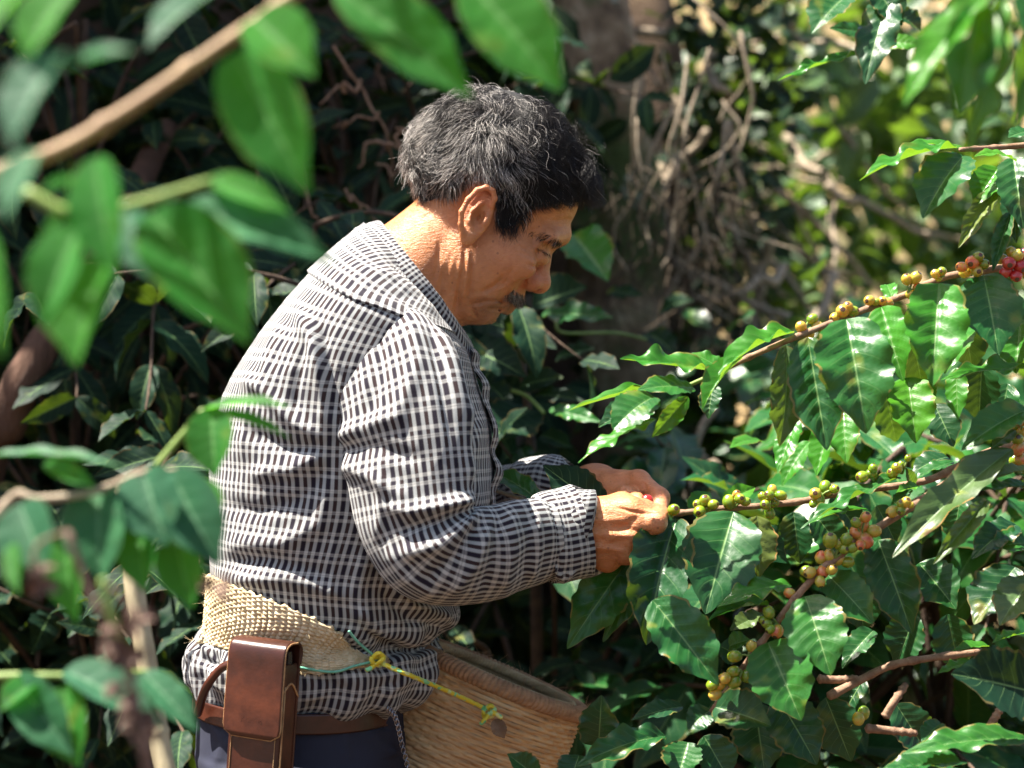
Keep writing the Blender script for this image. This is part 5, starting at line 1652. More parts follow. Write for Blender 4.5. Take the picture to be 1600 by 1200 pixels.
# ---- basket
WICKER, _nt, _b = new_mat('wicker')
_tc = _nt.nodes.new('ShaderNodeTexCoord')
_uv = _nt.nodes.new('ShaderNodeUVMap'); _uv.uv_map = 'UVMap'
_mp = nd(_nt, 'ShaderNodeMapping'); _mp.inputs['Scale'].default_value = (14, 190, 1); _nt.links.new(_uv.outputs[0], _mp.inputs[0])
_n = noise_n(_nt, 1.0, 4, .6, _mp.outputs[0]); _n2 = noise_n(_nt, 9, 4, .6, _tc.outputs['Object'])
_c = ramp(_nt, _n, [(.28, (.34, .18, .075)), (.48, (.62, .38, .18)), (.72, (.78, .58, .33))])
_c = mix_c(_nt, .6, _c, ramp(_nt, _n2, [(.3, (.75, .68, .62)), (.7, (1, 1, 1))]), 'MULTIPLY')
_at = nd(_nt, 'ShaderNodeAttribute', attribute_name='pit')
_c = mix_c(_nt, _at.outputs['Fac'], _c, (.045, .020, .010))
_nt.links.new(_c, _b.inputs['Base Color']); _b.inputs['Roughness'].default_value = .62
_nt.links.new(bump_n(_nt, noise_n(_nt, 300, 3, .6, _mp.outputs[0]), .3, .001), _b.inputs['Normal'])
RIMM = noise_mat('basket_rim', (.28, .15, .08), (.46, .27, .15), 60, .65, .6, .002, stretch=(1, 1, 3))
INNER = noise_mat('basket_inside', (.28, .19, .10), (.55, .43, .27), 30, .75, .5, .002, stretch=(.3, .3, 4))

BC = W(778, 1056, 2.155); BT = math.radians(23)
E1 = np.array([math.cos(BT), 0, -math.sin(BT)]); E2 = np.array([0, 1.0, 0]); E3 = np.array([-math.sin(BT), 0, -math.cos(BT)])
BA, BB = .100, .062
def basket_pt(ph, h, off=0.0):
    """ph angle, h depth below the rim"""
    k = 1.0 + .05 * np.sin(np.clip(h / .34, 0, 1) * np.pi) - .16 * (h / .34) ** 2
    e = 1.0
    c, s = np.cos(ph), np.sin(ph)
    x = np.sign(c) * np.abs(c) ** e; y = np.sign(s) * np.abs(s) ** e
    return BC + E1 * ((BA * k + off) * x)[..., None] + E2 * ((BB * k + off) * y)[..., None] + E3 * h[..., None]
basket = empty('picking_basket', BC + E3 * .34)
tag(basket, 'brown wicker picking basket with a braided rim tied at the waist', 'basket')
def wicker():
    n, m = 520, 330
    ph = np.linspace(0, 2 * np.pi, n)[None].repeat(m, 0)
    h = np.linspace(0, .34, m)[:, None].repeat(n, 1)
    wob = .0012 * fbm(np.stack([ph * 4, h * 40, 0 * h], -1), 2, 5)
    row = (h + wob) / .0052
    stake = ph / (2 * np.pi) * 58
    ov = np.sin(np.pi * (stake + np.floor(row)))
    rel = np.abs(np.sin(np.pi * row)) ** .7
    off = .0024 * rel * (.72 + .28 * np.abs(ov)) + .0012 * ov * rel + .0008 * fbm(np.stack([ph * 60, row, 0 * h], -1), 2, 8)
    V = basket_pt(ph, h, off)
    F = grid_faces(m, n)
    uv = np.stack([ph * .125, h], -1)
    pit = np.clip((.35 - rel) * 2.2, 0, .8)
    N = vert_normals(V.reshape(-1, 3), F)
    if (N * (V.reshape(-1, 3) - BC)).sum() < 0: F = F[:, ::-1]
    link('weave', mk_mesh('weave', V.reshape(-1, 3), F, WICKER, uv=uv.reshape(-1, 2), cols={'pit': pit.ravel()}), basket)
    # inside
    n2, m2 = 200, 60
    ph = np.linspace(0, 2 * np.pi, n2)[None].repeat(m2, 0); h = np.linspace(-.002, .32, m2)[:, None].repeat(n2, 1)
    rr = .0012 * np.abs(np.sin(h / .0052 * np.pi))
    V = basket_pt(ph, h, -.010 - rr)
    link('lining', mk_mesh('lining', V.reshape(-1, 3), grid_faces(m2, n2), INNER), basket)
    ph = np.linspace(0, 2 * np.pi, 60, endpoint=False)
    V = np.concatenate([basket_pt(ph, np.full(60, .335), -.006), [BC + E3 * .335]])
    link('bottom', mk_mesh('bottom', V, [(i, (i + 1) % 60, 60) for i in range(60)], WICKER), basket)
    # braided rim: two rolls with slanting turns
    def roll(h0, off0, ra, rb, turns, mat, seed):
        n, k = 900, 16
        ph = np.linspace(0, 2 * np.pi, n)
        c = basket_pt(ph, np.full(n, h0), off0)
        outv = unit(c - (BC + E3 * h0)[None])
        a = np.linspace(0, 2 * np.pi, k, endpoint=False)
        tw = .22 * np.abs(np.sin(turns * ph[:, None] * .5 + a[None] * .5 + .2 * vnoise(np.stack([ph * 9, ph * 0, ph * 0], -1), 3)[:, None])) ** .6 - .12
        V = c[:, None] + outv[:, None] * (np.cos(a)[None] * ra * (1 + tw))[..., None] + E3[None, None] * (np.sin(a)[None] * rb * (1 + tw))[..., None]
        link('rim_braid', mk_mesh('rim_braid', V.reshape(-1, 3), grid_faces(n, k, True), mat), basket)
    roll(.002, .000, .0090, .0085, 118, RIMM, 1)
    roll(-.001, -.012, .0042, .0050, 150, INNER, 2)
wicker()
# fibres sticking out of the rim
_r = np.random.RandomState(12)
_ph = _r.uniform(0, 2 * np.pi, 160)
_p0 = basket_pt(_ph, np.full(160, -.006), .004)
_d = unit(_r.normal(0, .6, (160, 3)) - E3 * .6)
_L = _r.uniform(.004, .014, 160); _t = np.linspace(0, 1, 5)
add_strands('fibres', _p0[:, None] + _d[:, None] * (_L[:, None] * _t)[..., None], np.array([1, 1, .9, .8, .5]) * .00014, np.tile([.45, .30, .16], (160, 1)), basket, HAIR)

dl = hero_leaf(None, (772, 1124, 2.070), (788, 1154, 2.068), 22, mat=L_DRY, name='dry_leaf', quilt=.2)
tag(dl, 'small dry brown leaf scrap on the basket wall below the rope knot', 'leaf')

# ---- leather phone pouch
pouch = empty('phone_pouch', W(412, 1000, 1.952))
tag(pouch, 'brown leather phone pouch with a flap on the belt', 'pouch')
PM = Matrix.Translation(Vector(W(418, 1003, 1.952))) @ Matrix.Rotation(math.radians(4), 4, 'Y') @ Matrix.Rotation(math.radians(-24), 4, 'Z')
def pl(V):
    V = np.asarray(V, float)
    M = np.array(PM)
    return V @ M[:3, :3].T + M[:3, 3]
def rbox(x0, x1, y0, y1, z0, z1, r, seg=4):
    """box with rounded edges as one mesh (superellipsoid sampled on a cube)"""
    n = 14
    c = np.array([(x0 + x1) / 2, (y0 + y1) / 2, (z0 + z1) / 2]); hs = np.array([(x1 - x0) / 2, (y1 - y0) / 2, (z1 - z0) / 2])
    V = []; F = []
    g = np.linspace(-1, 1, n); g = np.sign(g) * np.abs(g) ** .6
    for ax in range(3):
        for sg in (-1, 1):
            a, b = np.meshgrid(g, g, indexing='ij')
            P = np.zeros((n, n, 3)); P[..., ax] = sg; P[..., (ax + 1) % 3] = a; P[..., (ax + 2) % 3] = b
            q = P * hs
            inner = np.clip(q, -(hs - r), hs - r)
            dlt = q - inner
            q = inner + dlt / (np.linalg.norm(dlt, axis=-1, keepdims=True) + 1e-9) * r
            k = len(V) * n * n
            f = grid_faces(n, n) + k
            F.append(f if sg > 0 else f[:, ::-1]); V.append((q + c).reshape(-1, 3))
    return np.concatenate(V), np.concatenate(F)
PW, PH, PD = .062, .165, .029
V, F = rbox(-PW / 2 + .001, PW / 2 - .001, -PD / 2, PD / 2, -PH, -.018, .004)
link('pouch_body', mk_mesh('pouch_body', pl(V), F, LEATHER), pouch)
# back panel rises and carries the flap
V, F = rbox(-PW / 2, PW / 2, PD / 2 - .003, PD / 2 + .001, -PH, -.002, .0015)
link('back_panel', mk_mesh('back_panel', pl(V), F, LEATHER), pouch)
def sheet(name, prof, w0, w1, mat, th, corner=0, parent=pouch):
    """leather sheet: profile in (y,z) swept across x, rounded lower corners"""
    P = catmull(prof, 60); m = 30
    s = np.concatenate([[0], np.cumsum(np.linalg.norm(np.diff(P, axis=0), axis=1))])
    V = np.zeros((60, m, 3))
    for i in range(60):
        hw = w0 + (w1 - w0) * s[i] / s[-1]
        e = s[-1] - s[i]
        if corner and e < corner: hw = hw - corner + math.sqrt(max(corner ** 2 - (corner - e) ** 2, 0))
        V[i, :, 0] = np.linspace(-hw, hw, m); V[i, :, 1] = P[i, 0]; V[i, :, 2] = P[i, 1]
    V[..., 1] -= .0010 * (1 - (V[..., 0] / w0) ** 2)
    o = link(name, mk_mesh(name, pl(V.reshape(-1, 3)), grid_faces(60, m), mat), parent)
    so = o.modifiers.new('t', 'SOLIDIFY'); so.thickness = th; so.offset = 0
    return o, V
flap, FVv = sheet('flap', [(PD / 2, -.020), (PD / 2 + .001, -.006), (PD / 2 - .006, .001), (0, .002), (-PD / 2 + .004, .001), (-PD / 2 - .0028, -.006), (-PD / 2 - .004, -.03), (-PD / 2 - .0042, -.055), (-PD / 2 - .0040, -.0925)], PW / 2 + .0005, PW / 2 + .0015, LEATHER, .0024, .010)
edge = [FVv[i, 0] for i in range(18, 60)] + [FVv[59, j] for j in range(1, 29)] + [FVv[i, -1] for i in range(59, 17, -1)]
tube('flap_edge', pl(np.array(edge)), .0010, LEATHER_EDGE, pouch, 6)
st = np.array([(-PW / 2 + .006, -PD / 2 - .0006, z) for z in np.linspace(-.08, -.158, 20)] + [(x, -PD / 2 - .0006, -.158) for x in np.linspace(-PW / 2 + .007, PW / 2 - .007, 12)] + [(PW / 2 - .006, -PD / 2 - .0006, z) for z in np.linspace(-.158, -.08, 20)])
tube('stitching', pl(st), .0004, LEATHER_EDGE, pouch, 5)
PHONE = noise_mat('phone_case', (.008, .009, .010), (.02, .022, .022), 40, .25, 0)
V, F = rbox(-PW / 2 + .005, PW / 2 - .003, -.005, .005, -.15, -.006, .003)
link('phone', mk_mesh('phone', pl(V), F, PHONE), pouch)
V = [(PW / 2 - .0005, -PD / 2, -.045), (PW / 2 - .0005, 0, -.038), (PW / 2 - .0005, PD / 2, -.052)]
tube('side_edge', pl(catmull(V, 14)), .0012, LEATHER_EDGE, pouch, 6)
tube('side_edge', pl([(PW / 2, -PD / 2 + .002, -.04), (PW / 2 + .0006, -PD / 2 + .001, -.09), (PW / 2, -PD / 2 + .002, -.164)]), .0008, LEATHER_EDGE, pouch, 6)
fc = bpy.data.curves.new('lettering', 'FONT'); fc.body = 'K.Crown'; fc.size = .0066; fc.extrude = .0001; fc.align_x = 'CENTER'
fo = bpy.data.objects.new('tmp', fc); COL.objects.link(fo)
dg = bpy.context.evaluated_depsgraph_get()
fm = bpy.data.meshes.new_from_object(fo.evaluated_get(dg)); bpy.data.objects.remove(fo)
co = np.zeros(len(fm.vertices) * 3, np.float32); fm.vertices.foreach_get('co', co); co = co.reshape(-1, 3)
co = np.stack([co[:, 0], -PD / 2 - .00625 - co[:, 2], co[:, 1] - .0775], -1)
fm.vertices.foreach_set('co', pl(co).astype(np.float32).ravel()); fm.update()
fm.materials.clear(); fm.materials.append(LEATHER)
link('embossed_lettering', fm, pouch)
tube('side_strap', catmull([W(366, 1036, 1.975), W(345, 1045, 1.985), W(322, 1075, 2.0), W(309, 1115, 2.03)], 24) , .0045, LEATHER, pouch, 8)

# ---- key chain at the front pocket
METAL, _nt, _b = new_mat('steel'); _b.inputs['Metallic'].default_value = 1; _b.inputs['Roughness'].default_value = .25; _b.inputs['Base Color'].default_value = (.30, .28, .30, 1)
keys = empty('key_chain', W(626, 1150, 2.05))
tag(keys, 'thin steel key chain hanging from the trouser pocket', 'key chain')
kp = catmull([W(606, 1108, 2.010), W(616, 1118, 2.008), W(623, 1140, 2.020), W(628, 1165, 2.064), W(636, 1195, 2.035), W(640, 1230, 2.04)], 30)
for i in range(0, 30):
    a = kp[i]
    th = np.linspace(0, 2 * np.pi, 9)[:-1]
    if i % 2: ring = a + np.stack([.0022 * np.cos(th), 0 * th, .0036 * np.sin(th)], -1)
    else: ring = a + np.stack([0 * th, .0022 * np.cos(th), .0036 * np.sin(th)], -1)
    ring = np.concatenate([ring, ring[:1]])
    tube('chain_link', ring, .0007, METAL, keys, 5)
# ================================================================== fruiting coffee branches on the right
UPF = (-.25, -.80, .60)
def branch(name, label, root):
    o = empty(name, root); tag(o, label, 'branch', 'fruiting coffee branches'); return o
M_, Y_, D_, O_ = L_MID, L_YOUNG, L_DARK, L_OLD

A = branch('coffee_branch', 'topmost coffee branch with yellow to red cherries and long drooping sunlit leaves', W(1640, 405, 2.0))
twig('stem', [(1700, 395, 2.02), (1567, 418, 2.0), (1477, 433, 1.99), (1417, 460, 1.98), (1343, 487, 1.97), (1243, 527, 1.96), (1173, 557, 1.96), (1127, 580, 1.96)], .0042, .0026, BARK, A, 60, seed=1)
twig('shoot', [(1135, 578, 1.96), (1100, 592, 1.96), (1067, 606, 1.955)], .0028, .0020, BARK_GREEN, A, 16, False, 2)
for b, t, w, m, kw in [
    ((1115, 580, 1.95), (968, 561, 1.93), 48, Y_, dict(face=(-.1, -.55, 1), wave=.10, quilt=1.0, bend=.02)),
    ((1130, 580, 1.98), (1080, 552, 1.99), 34, Y_, dict(face=(-.1, -.5, 1))),
    ((1070, 607, 1.96), (888, 642, 1.92), 26, Y_, dict(face=(.1, -.25, 1), bend=.18, fold=.35)),
    ((1084, 606, 1.94), (996, 610, 1.90), 46, M_, dict(face=(-.2, -.8, .7), quilt=.8)),
    ((1022, 620, 1.93), (958, 672, 1.90), 62, M_, dict(face=(-.3, -.8, .55), quilt=.8, tipw=.3)),
    ((1024, 655, 1.93), (903, 724, 1.90), 40, Y_, dict(face=(-.5, -.75, .9), wave=.06)),
    ((1075, 620, 1.97), (1018, 684, 1.96), 30, Y_, dict(face=(.4, -.7, .3))),
    ((1010, 632, 1.97), (935, 668, 1.98), 40, D_, dict()),
    ((1240, 520, 1.96), (1122, 588, 1.93), 46, Y_, dict(face=(-.3, -.6, .9), bend=.35, fold=.35, quilt=.8)),
    ((1160, 560, 1.95), (1098, 640, 1.92), 34, Y_, dict(face=(-.6, -.6, .5), fold=.5, bend=.3)),
    ((1115, 600, 1.98), (1107, 655, 1.97), 34, D_, dict()),
    ((1228, 540, 1.97), (1218, 698, 1.96), 56, O_, dict(face=(.35, -.9, .2), quilt=.7)),
    ((1262, 527, 1.95), (1292, 704, 1.92), 82, M_, dict(face=(-.25, -.85, .50), quilt=1.1)),
    ((1322, 499, 1.93), (1353, 678, 1.89), 108, M_, dict(face=(-.15, -.85, .42), quilt=1.1, fold=.2)),
    ((1377, 480, 1.95), (1412, 596, 1.91), 62, Y_, dict(face=(-.35, -.75, .65), quilt=1.0)),
    ((1467, 443, 1.94), (1457, 603, 1.89), 92, Y_, dict(face=(-.2, -.75, .65), quilt=1.0)),
    ((1537, 430, 1.97), (1560, 554, 1.92), 90, M_, dict(face=(-.25, -.8, .55), quilt=1.0)),
    ((1514, 510, 2.02), (1476, 585, 1.98), 44, Y_, dict(face=(-.3, -.8, .6))),
    ((1418, 590, 2.08), (1431, 693, 2.05), 66, Y_, dict(face=(-.2, -.8, .6))),
    ((1317, 640, 2.10), (1323, 724, 2.07), 48, Y_, dict(face=(-.3, -.8, .7))),
    ((1298, 660, 2.12), (1276, 744, 2.09), 40, Y_, dict(face=(-.4, -.8, .7))),
    ((1494, 575, 2.05), (1497, 656, 2.03), 34, Y_, dict(face=(-.4, -.75, .75))),
    ((1620, 578, 1.97), (1470, 594, 1.93), 34, Y_, dict(face=(0, -.5, 1), wave=.08)),
    ((1594, 500, 2.0), (1588, 584, 1.97), 56, Y_, dict(face=(-.3, -.8, .6))),
    ((1460, 632, 2.12), (1490, 698, 2.10), 50, D_, dict()),
    ((1440, 590, 2.10), (1458, 640, 2.08), 34, Y_, dict(face=(-.4, -.75, .75))),
    ((1395, 470, 2.0), (1385, 445, 2.05), 24, Y_, dict()),
    ((1345, 520, 2.06), (1370, 640, 2.08), 66, D_, dict()), ((1420, 500, 2.07), (1440, 600, 2.1), 60, D_, dict()), ((1500, 470, 2.07), (1520, 580, 2.1), 60, D_, dict()),
    ((1260, 540, 2.05), (1245, 640, 2.08), 50, D_, dict()), ((1380, 600, 2.14), (1400, 690, 2.16), 56, M_, dict()), ((1535, 560, 2.1), (1530, 660, 2.12), 60, D_, dict()),
    ((1575, 600, 2.12), (1560, 690, 2.12), 50, M_, dict()), ((1245, 650, 2.15), (1215, 740, 2.12), 36, Y_, dict(face=(-.3, -.8, .7))), ((1190, 690, 2.3), (1140, 700, 2.25), 28, Y_, dict(face=(0, -.5, 1))),
    ((1265, 690, 2.2), (1222, 760, 2.18), 36, Y_, dict(face=(-.3, -.7, .7))), ((1610, 470, 2.05), (1600, 560, 2.06), 60, M_, dict())]:
    hero_leaf(A, b, t, w, mat=m, **{**dict(face=UPF), **kw})
def c6(l): return [(1200 + x / 3, 380 + y / 3, k) + tuple(e) for x, y, k, *e in l]
for node, l in [((1255, 522), [(155, 393, 'y'), (190, 425, 'y'), (208, 355, 'g'), (230, 385, 'y', 7)]), ((1318, 497), [(350, 318, 'y', 10), (398, 318, 'g', 8), (315, 348, 'y', 8), (375, 300, 'y', 8)]),
                ((1365, 477), [(475, 268, 'y', 8), (560, 280, 'o', 8), (505, 275, 'g', 6), (535, 270, 'y', 7)]), ((1420, 457), [(650, 170, 'y', 8), (692, 162, 'y', 9), (672, 240, 'y', 8), (700, 205, 'o', 6)]),
                ((1475, 432), [(785, 145, 'y', 7), (815, 132, 'g', 7), (800, 165, 'y', 5)]), ((1525, 420), [(958, 90, 'o', 10), (985, 65, 'g', 8), (1010, 100, 'g', 8), (978, 132, 'y', 9), (925, 135, 'y', 9), (908, 112, 'o', 8)]),
                ((1585, 412), [(1130, 93, 'r', 10), (1180, 108, 'r', 10), (1115, 135, 'r', 9), (1163, 153, 'r', 9), (1168, 58, 'y', 9), (1143, 43, 'y', 8), (1095, 75, 'y', 8), (1200, 50, 'r', 9), (1210, 140, 'o', 9)])]:
    berries(A, c6(l), 1.965, 8.5, node, int(node[0]))

B = branch('coffee_branch', 'middle coffee branch held by the fingers with green cherries and big hanging leaves', W(1640, 690, 2.1))
twig('stem', [(1700, 660, 2.10), (1545, 706, 2.08), (1447, 751, 2.06), (1324, 768, 2.04), (1260, 782, 2.035), (1193, 790, 2.03), (1120, 795, 2.03), (1060, 802, 2.03), (1030, 803, 2.03)], .0042, .0027, BARK, B, 60, seed=3)
for b, t, w, m, kw in [
    ((1408, 746, 2.03), (1250, 827, 1.98), 34, M_, dict(face=(-.1, -.35, 1), wave=.06)),
    ((1356, 796, 2.02), (1265, 818, 2.0), 22, Y_, dict(face=(-.1, -.35, 1))),
    ((1428, 762, 2.04), (1414, 730, 2.02), 18, M_, dict()), ((1425, 765, 2.03), (1392, 790, 2.02), 18, M_, dict()), ((1436, 760, 2.03), (1400, 770, 2.0), 18, Y_, dict()),
    ((1480, 714, 2.12), (1424, 741, 2.10), 40, D_, dict()), ((1490, 722, 2.10), (1428, 752, 2.08), 26, M_, dict(face=(-.2, -.5, .9))),
    ((1582, 702, 1.93), (1394, 872, 1.86), 54, O_, dict(face=(-.35, -.85, .45), quilt=.4, wave=.05, bend=.22)),
    ((1542, 782, 1.92), (1458, 882, 1.88), 30, O_, dict(face=(.3, -.7, .6), bend=.3, fold=.35)),
    ((1606, 640, 1.95), (1502, 704, 1.92), 52, M_, dict(face=(-.2, -.8, .6), bend=.3)),
    ((1586, 672, 1.94), (1548, 702, 1.92), 26, O_, dict()), ((1612, 760, 1.94), (1524, 768, 1.90), 30, M_, dict(face=(0, -.5, 1))),
    ((1612, 735, 1.93), (1540, 752, 1.90), 26, O_, dict(face=(0, -.5, 1))),
    ((1057, 811, 2.015), (1010, 1008, 1.97), 92, D_, dict(face=(-.30, -.9, .25), quilt=1.1, fold=.35)),
    ((1062, 815, 2.01), (1078, 870, 1.995), 26, M_, dict(face=(.3, -.8, .3))),
    ((1146, 800, 2.01), (1102, 960, 1.95), 112, D_, dict(face=(-.12, -.92, .32), quilt=.9, fold=.10, bend=.25)),
    ((1183, 806, 2.05), (1186, 902, 2.04), 54, O_, dict(face=(.3, -.9, .2))),
    ((1000, 850, 2.06), (886, 1014, 2.02), 74, M_, dict(face=(-.1, -.95, .2), quilt=.8)),
    ((1020, 838, 2.05), (942, 1004, 2.03), 46, M_, dict(face=(.1, -.95, .1))),
    ((1020, 938, 1.93), (1122, 1070, 1.90), 84, M_, dict(face=(-.3, -.8, .6), quilt=1.0, fold=.2)),
    ((1234, 914, 1.97), (1120, 950, 1.93), 46, Y_, dict(face=(0, -.6, .9), wave=.07)), ((1200, 946, 1.99), (1106, 970, 1.95), 26, Y_, dict(face=(.1, -.3, 1), fold=.4)),
    ((1190, 960, 2.02), (1140, 985, 2.0), 30, O_, dict()), ((1150, 820, 2.08), (1230, 880, 2.08), 60, D_, dict()), ((1240, 800, 2.1), (1250, 880, 2.1), 50, D_, dict()),
    ((1080, 800, 2.1), (1110, 770, 2.12), 34, Y_, dict()), ((1130, 790, 2.1), (1180, 762, 2.12), 30, Y_, dict()), ((1300, 775, 2.1), (1340, 830, 2.1), 50, D_, dict()), ((1270, 800, 2.08), (1320, 870, 2.08), 50, D_, dict()),
    ((1370, 790, 2.1), (1400, 850, 2.1), 44, D_, dict()), ((1450, 770, 2.1), (1440, 850, 2.1), 50, D_, dict()), ((1500, 780, 2.05), (1490, 850, 2.05), 44, M_, dict())]:
    hero_leaf(B, b, t, w, mat=m, **{**dict(face=UPF), **kw})
def c5(l): return [(860 + x / 3, 480 + y / 3, k) + tuple(e) for x, y, k, *e in l]
def c9(l): return [(1250 + x / 4.57, 600 + y / 4.57, k) + tuple(e) for x, y, k, *e in l]
for node, l in [((1052, 803), c5([(545, 980, 'g', 9), (578, 950, 'g', 9)])), ((1100, 797), c5([(692, 923, 'g', 7.5), (725, 908, 'g', 9), (762, 925, 'g', 8), (700, 957, 'g', 9), (712, 997, 'g', 9), (735, 940, 'g', 7)])),
                ((1148, 793), c5([(838, 913, 'g', 10), (888, 897, 'g', 8), (872, 877, 'o', 6), (915, 912, 'g', 7)])), ((1205, 788), c5([(995, 888, 'g', 7), (1025, 882, 'g', 8), (1040, 855, 'y', 7), (1080, 882, 'g', 8), (1008, 925, 'g', 8), (1052, 915, 'g', 7), (1028, 967, 'g', 8)])),
                ((1282, 776), c9([(110, 782, 'y', 9), (178, 735, 'g', 9), (195, 765, 'g', 8), (140, 825, 'g', 8), (95, 855, 'g', 6), (245, 750, 'g', 7)])), ((1365, 752), c9([(445, 662, 'g', 9), (508, 640, 'g', 8), (520, 605, 'g', 7)])),
                ((1410, 740), c9([(660, 636, 'g', 8), (692, 600, 'g', 8), (770, 530, 'g', 5), (720, 580, 'g', 6)])), ((1592, 690), c9([(1540, 292, 'g', 10), (1588, 345, 'y', 9), (1553, 392, 'g', 9), (1558, 462, 'o', 10), (1575, 537, 'o', 9), (1592, 592, 'g', 9), (1605, 250, 'o', 9), (1530, 545, 'g', 8)]))]:
    berries(B, l, 2.022 if node[0] < 1500 else 1.95, 8, node, int(node[0]))

C = branch('coffee_branch', 'lower coffee branch slanting up with orange and green cherries in clusters', W(1118, 1105, 1.97))
twig('stem', [(1112, 1112, 1.97), (1156, 1050, 1.955), (1195, 997, 1.95), (1230, 951, 1.945), (1265, 909, 1.945), (1300, 877, 1.945), (1347, 841, 1.95), (1398, 808, 1.96), (1450, 775, 1.98), (1560, 700, 2.05)], .0030, .0044, BARK, C, 60, seed=5)
for b, t, w, m, kw in [
    ((1200, 1004, 1.94), (1252, 1126, 1.90), 90, M_, dict(face=(-.25, -.85, .5), quilt=1.0)),
    ((1258, 932, 1.94), (1298, 1056, 1.90), 90, M_, dict(face=(-.2, -.8, .6), quilt=1.0)),
    ((1294, 899, 1.96), (1364, 975, 1.93), 60, M_, dict(face=(-.3, -.8, .6))),
    ((1372, 844, 1.98), (1425, 990, 1.95), 72, D_, dict(face=(-.2, -.9, .35), quilt=.9)),
    ((1118, 1105, 1.96), (1205, 1134, 1.93), 66, D_, dict(face=(-.1, -.85, .5))),
    ((1140, 1010, 1.98), (1172, 1000, 1.97), 30, M_, dict()), ((1125, 1010, 2.0), (1160, 1030, 2.0), 40, D_, dict()),
    ((1436, 880, 1.99), (1494, 952, 1.96), 66, D_, dict(face=(-.2, -.75, .7))), ((1586, 886, 1.97), (1522, 976, 1.94), 76, D_, dict(face=(-.3, -.85, .45))),
    ((1612, 905, 1.93), (1562, 978, 1.90), 66, O_, dict(face=(-.2, -.8, .6))), ((1588, 820, 1.96), (1518, 874, 1.93), 50, D_, dict(face=(-.2, -.8, .6))),
    ((1612, 850, 1.95), (1545, 860, 1.93), 50, M_, dict()),
    ((1625, 1085, 1.88), (1486, 1053, 1.84), 105, L_SHADE, dict(face=(-.25, -.9, .35), quilt=.4, wave=.02)),
    ((1605, 1155, 1.86), (1410, 1178, 1.84), 52, M_, dict(face=(-.1, -.6, .9), quilt=1.0)), ((1500, 1190, 1.85), (1374, 1206, 1.84), 50, M_, dict(face=(-.1, -.6, .9), quilt=1.0)),
    ((1216, 1092, 2.0), (1276, 1195, 1.97), 78, D_, dict(quilt=1.0)), ((1180, 1100, 2.02), (1195, 1210, 2.0), 80, D_, dict(quilt=1.0)), ((1365, 985, 2.02), (1316, 1045, 2.0), 40, D_, dict()),
    ((1545, 1010, 2.0), (1488, 1018, 1.98), 22, Y_, dict(face=(-.2, -.4, 1))), ((1600, 990, 2.0), (1550, 1005, 1.98), 22, Y_, dict(face=(-.2, -.4, 1))), ((1520, 1032, 1.98), (1465, 1052, 1.96), 22, Y_, dict(face=(-.2, -.4, 1))),
    ((1340, 900, 2.04), (1350, 990, 2.04), 60, D_, dict()), ((1430, 960, 2.05), (1400, 1040, 2.05), 60, D_, dict()), ((1480, 960, 2.06), (1500, 1050, 2.06), 60, D_, dict()), ((1350, 1060, 2.05), (1300, 1150, 2.05), 60, D_, dict()), ((1290, 1090, 2.04), (1330, 1190, 2.04), 70, D_, dict()),
    ((1400, 1100, 2.06), (1450, 1180, 2.06), 60, D_, dict()), ((1470, 1130, 1.95), (1440, 1160, 1.93), 30, M_, dict()),
    ((935, 1165, 2.0), (940, 1086, 1.98), 62, D_, dict(face=(0, -.9, .3))), ((1040, 1150, 1.97), (900, 1198, 1.93), 46, M_, dict(face=(-.1, -.7, .8))), ((1066, 1104, 2.0), (986, 1126, 1.98), 34, D_, dict(face=(-.1, -.7, .8))),
    ((1075, 1160, 1.98), (1060, 1215, 1.96), 60, D_, dict()), ((1110, 1110, 2.0), (1075, 1140, 1.99), 40, D_, dict()), ((1100, 1150, 1.98), (1140, 1220, 1.97), 60, D_, dict()), ((905, 1180, 2.0), (890, 1230, 1.98), 50, D_, dict()),
    ((840, 1215, 1.96), (792, 1178, 1.95), 40, D_, dict())]:
    hero_leaf(C, b, t, w, mat=m, **{**dict(face=UPF), **kw})
def c8(l): return [(1200 + x / 2.727, 760 + y / 2.727, k) + tuple(e) for x, y, k, *e in l]
def c7(l): return [(880 + x / 2.857, 780 + y / 2.857, k) + tuple(e) for x, y, k, *e in l]
for node, l in [((1345, 842), c9([(470, 950, 'o', 8), (400, 990, 'g', 8), (440, 1012, 'o', 11), (405, 1062, 'o', 10), (527, 1050, 'y', 10), (470, 1117, 'o', 11), (432, 1147, 'o', 8)])),
                ((1305, 872), c9([(215, 1117, 'g', 11), (330, 1108, 'g', 9), (275, 1145, 'g', 7), (312, 1178, 'g', 8), (372, 1170, 'g', 8)])), ((1410, 798), c9([(757, 845, 'y', 8), (730, 860, 'g', 8), (660, 912, 'y', 9), (722, 905, 'g', 7), (790, 865, 'y', 5)])),
                ((1288, 888), c8([(227, 303, 'o', 9), (262, 295, 'y', 9), (298, 312, 'y', 9), (340, 322, 'g', 9), (232, 365, 'o', 9), (178, 367, 'y', 9), (160, 360, 'g', 8), (222, 405, 'y', 8), (272, 355, 'y', 8)])), ((1243, 935), c8([(92, 455, 'o', 8)])),
                ((1215, 975), c7([(918, 505, 'g', 9), (910, 555, 'g', 8), (895, 540, 'g', 7), (955, 590, 'o', 9.5), (925, 580, 'g', 7)])), ((1170, 1025), c7([(840, 655, 'y', 8), (765, 702, 'g', 9.5), (820, 790, 'g', 9)])),
                ((1160, 1050), c7([(760, 770, 'g', 9), (720, 800, 'y', 9), (692, 830, 'y', 9), (765, 817, 'g', 9.5), (668, 828, 'g', 9), (678, 872, 'y', 9)]))]:
    berries(C, l, 1.942, 8, node, int(node[0]) + 1)

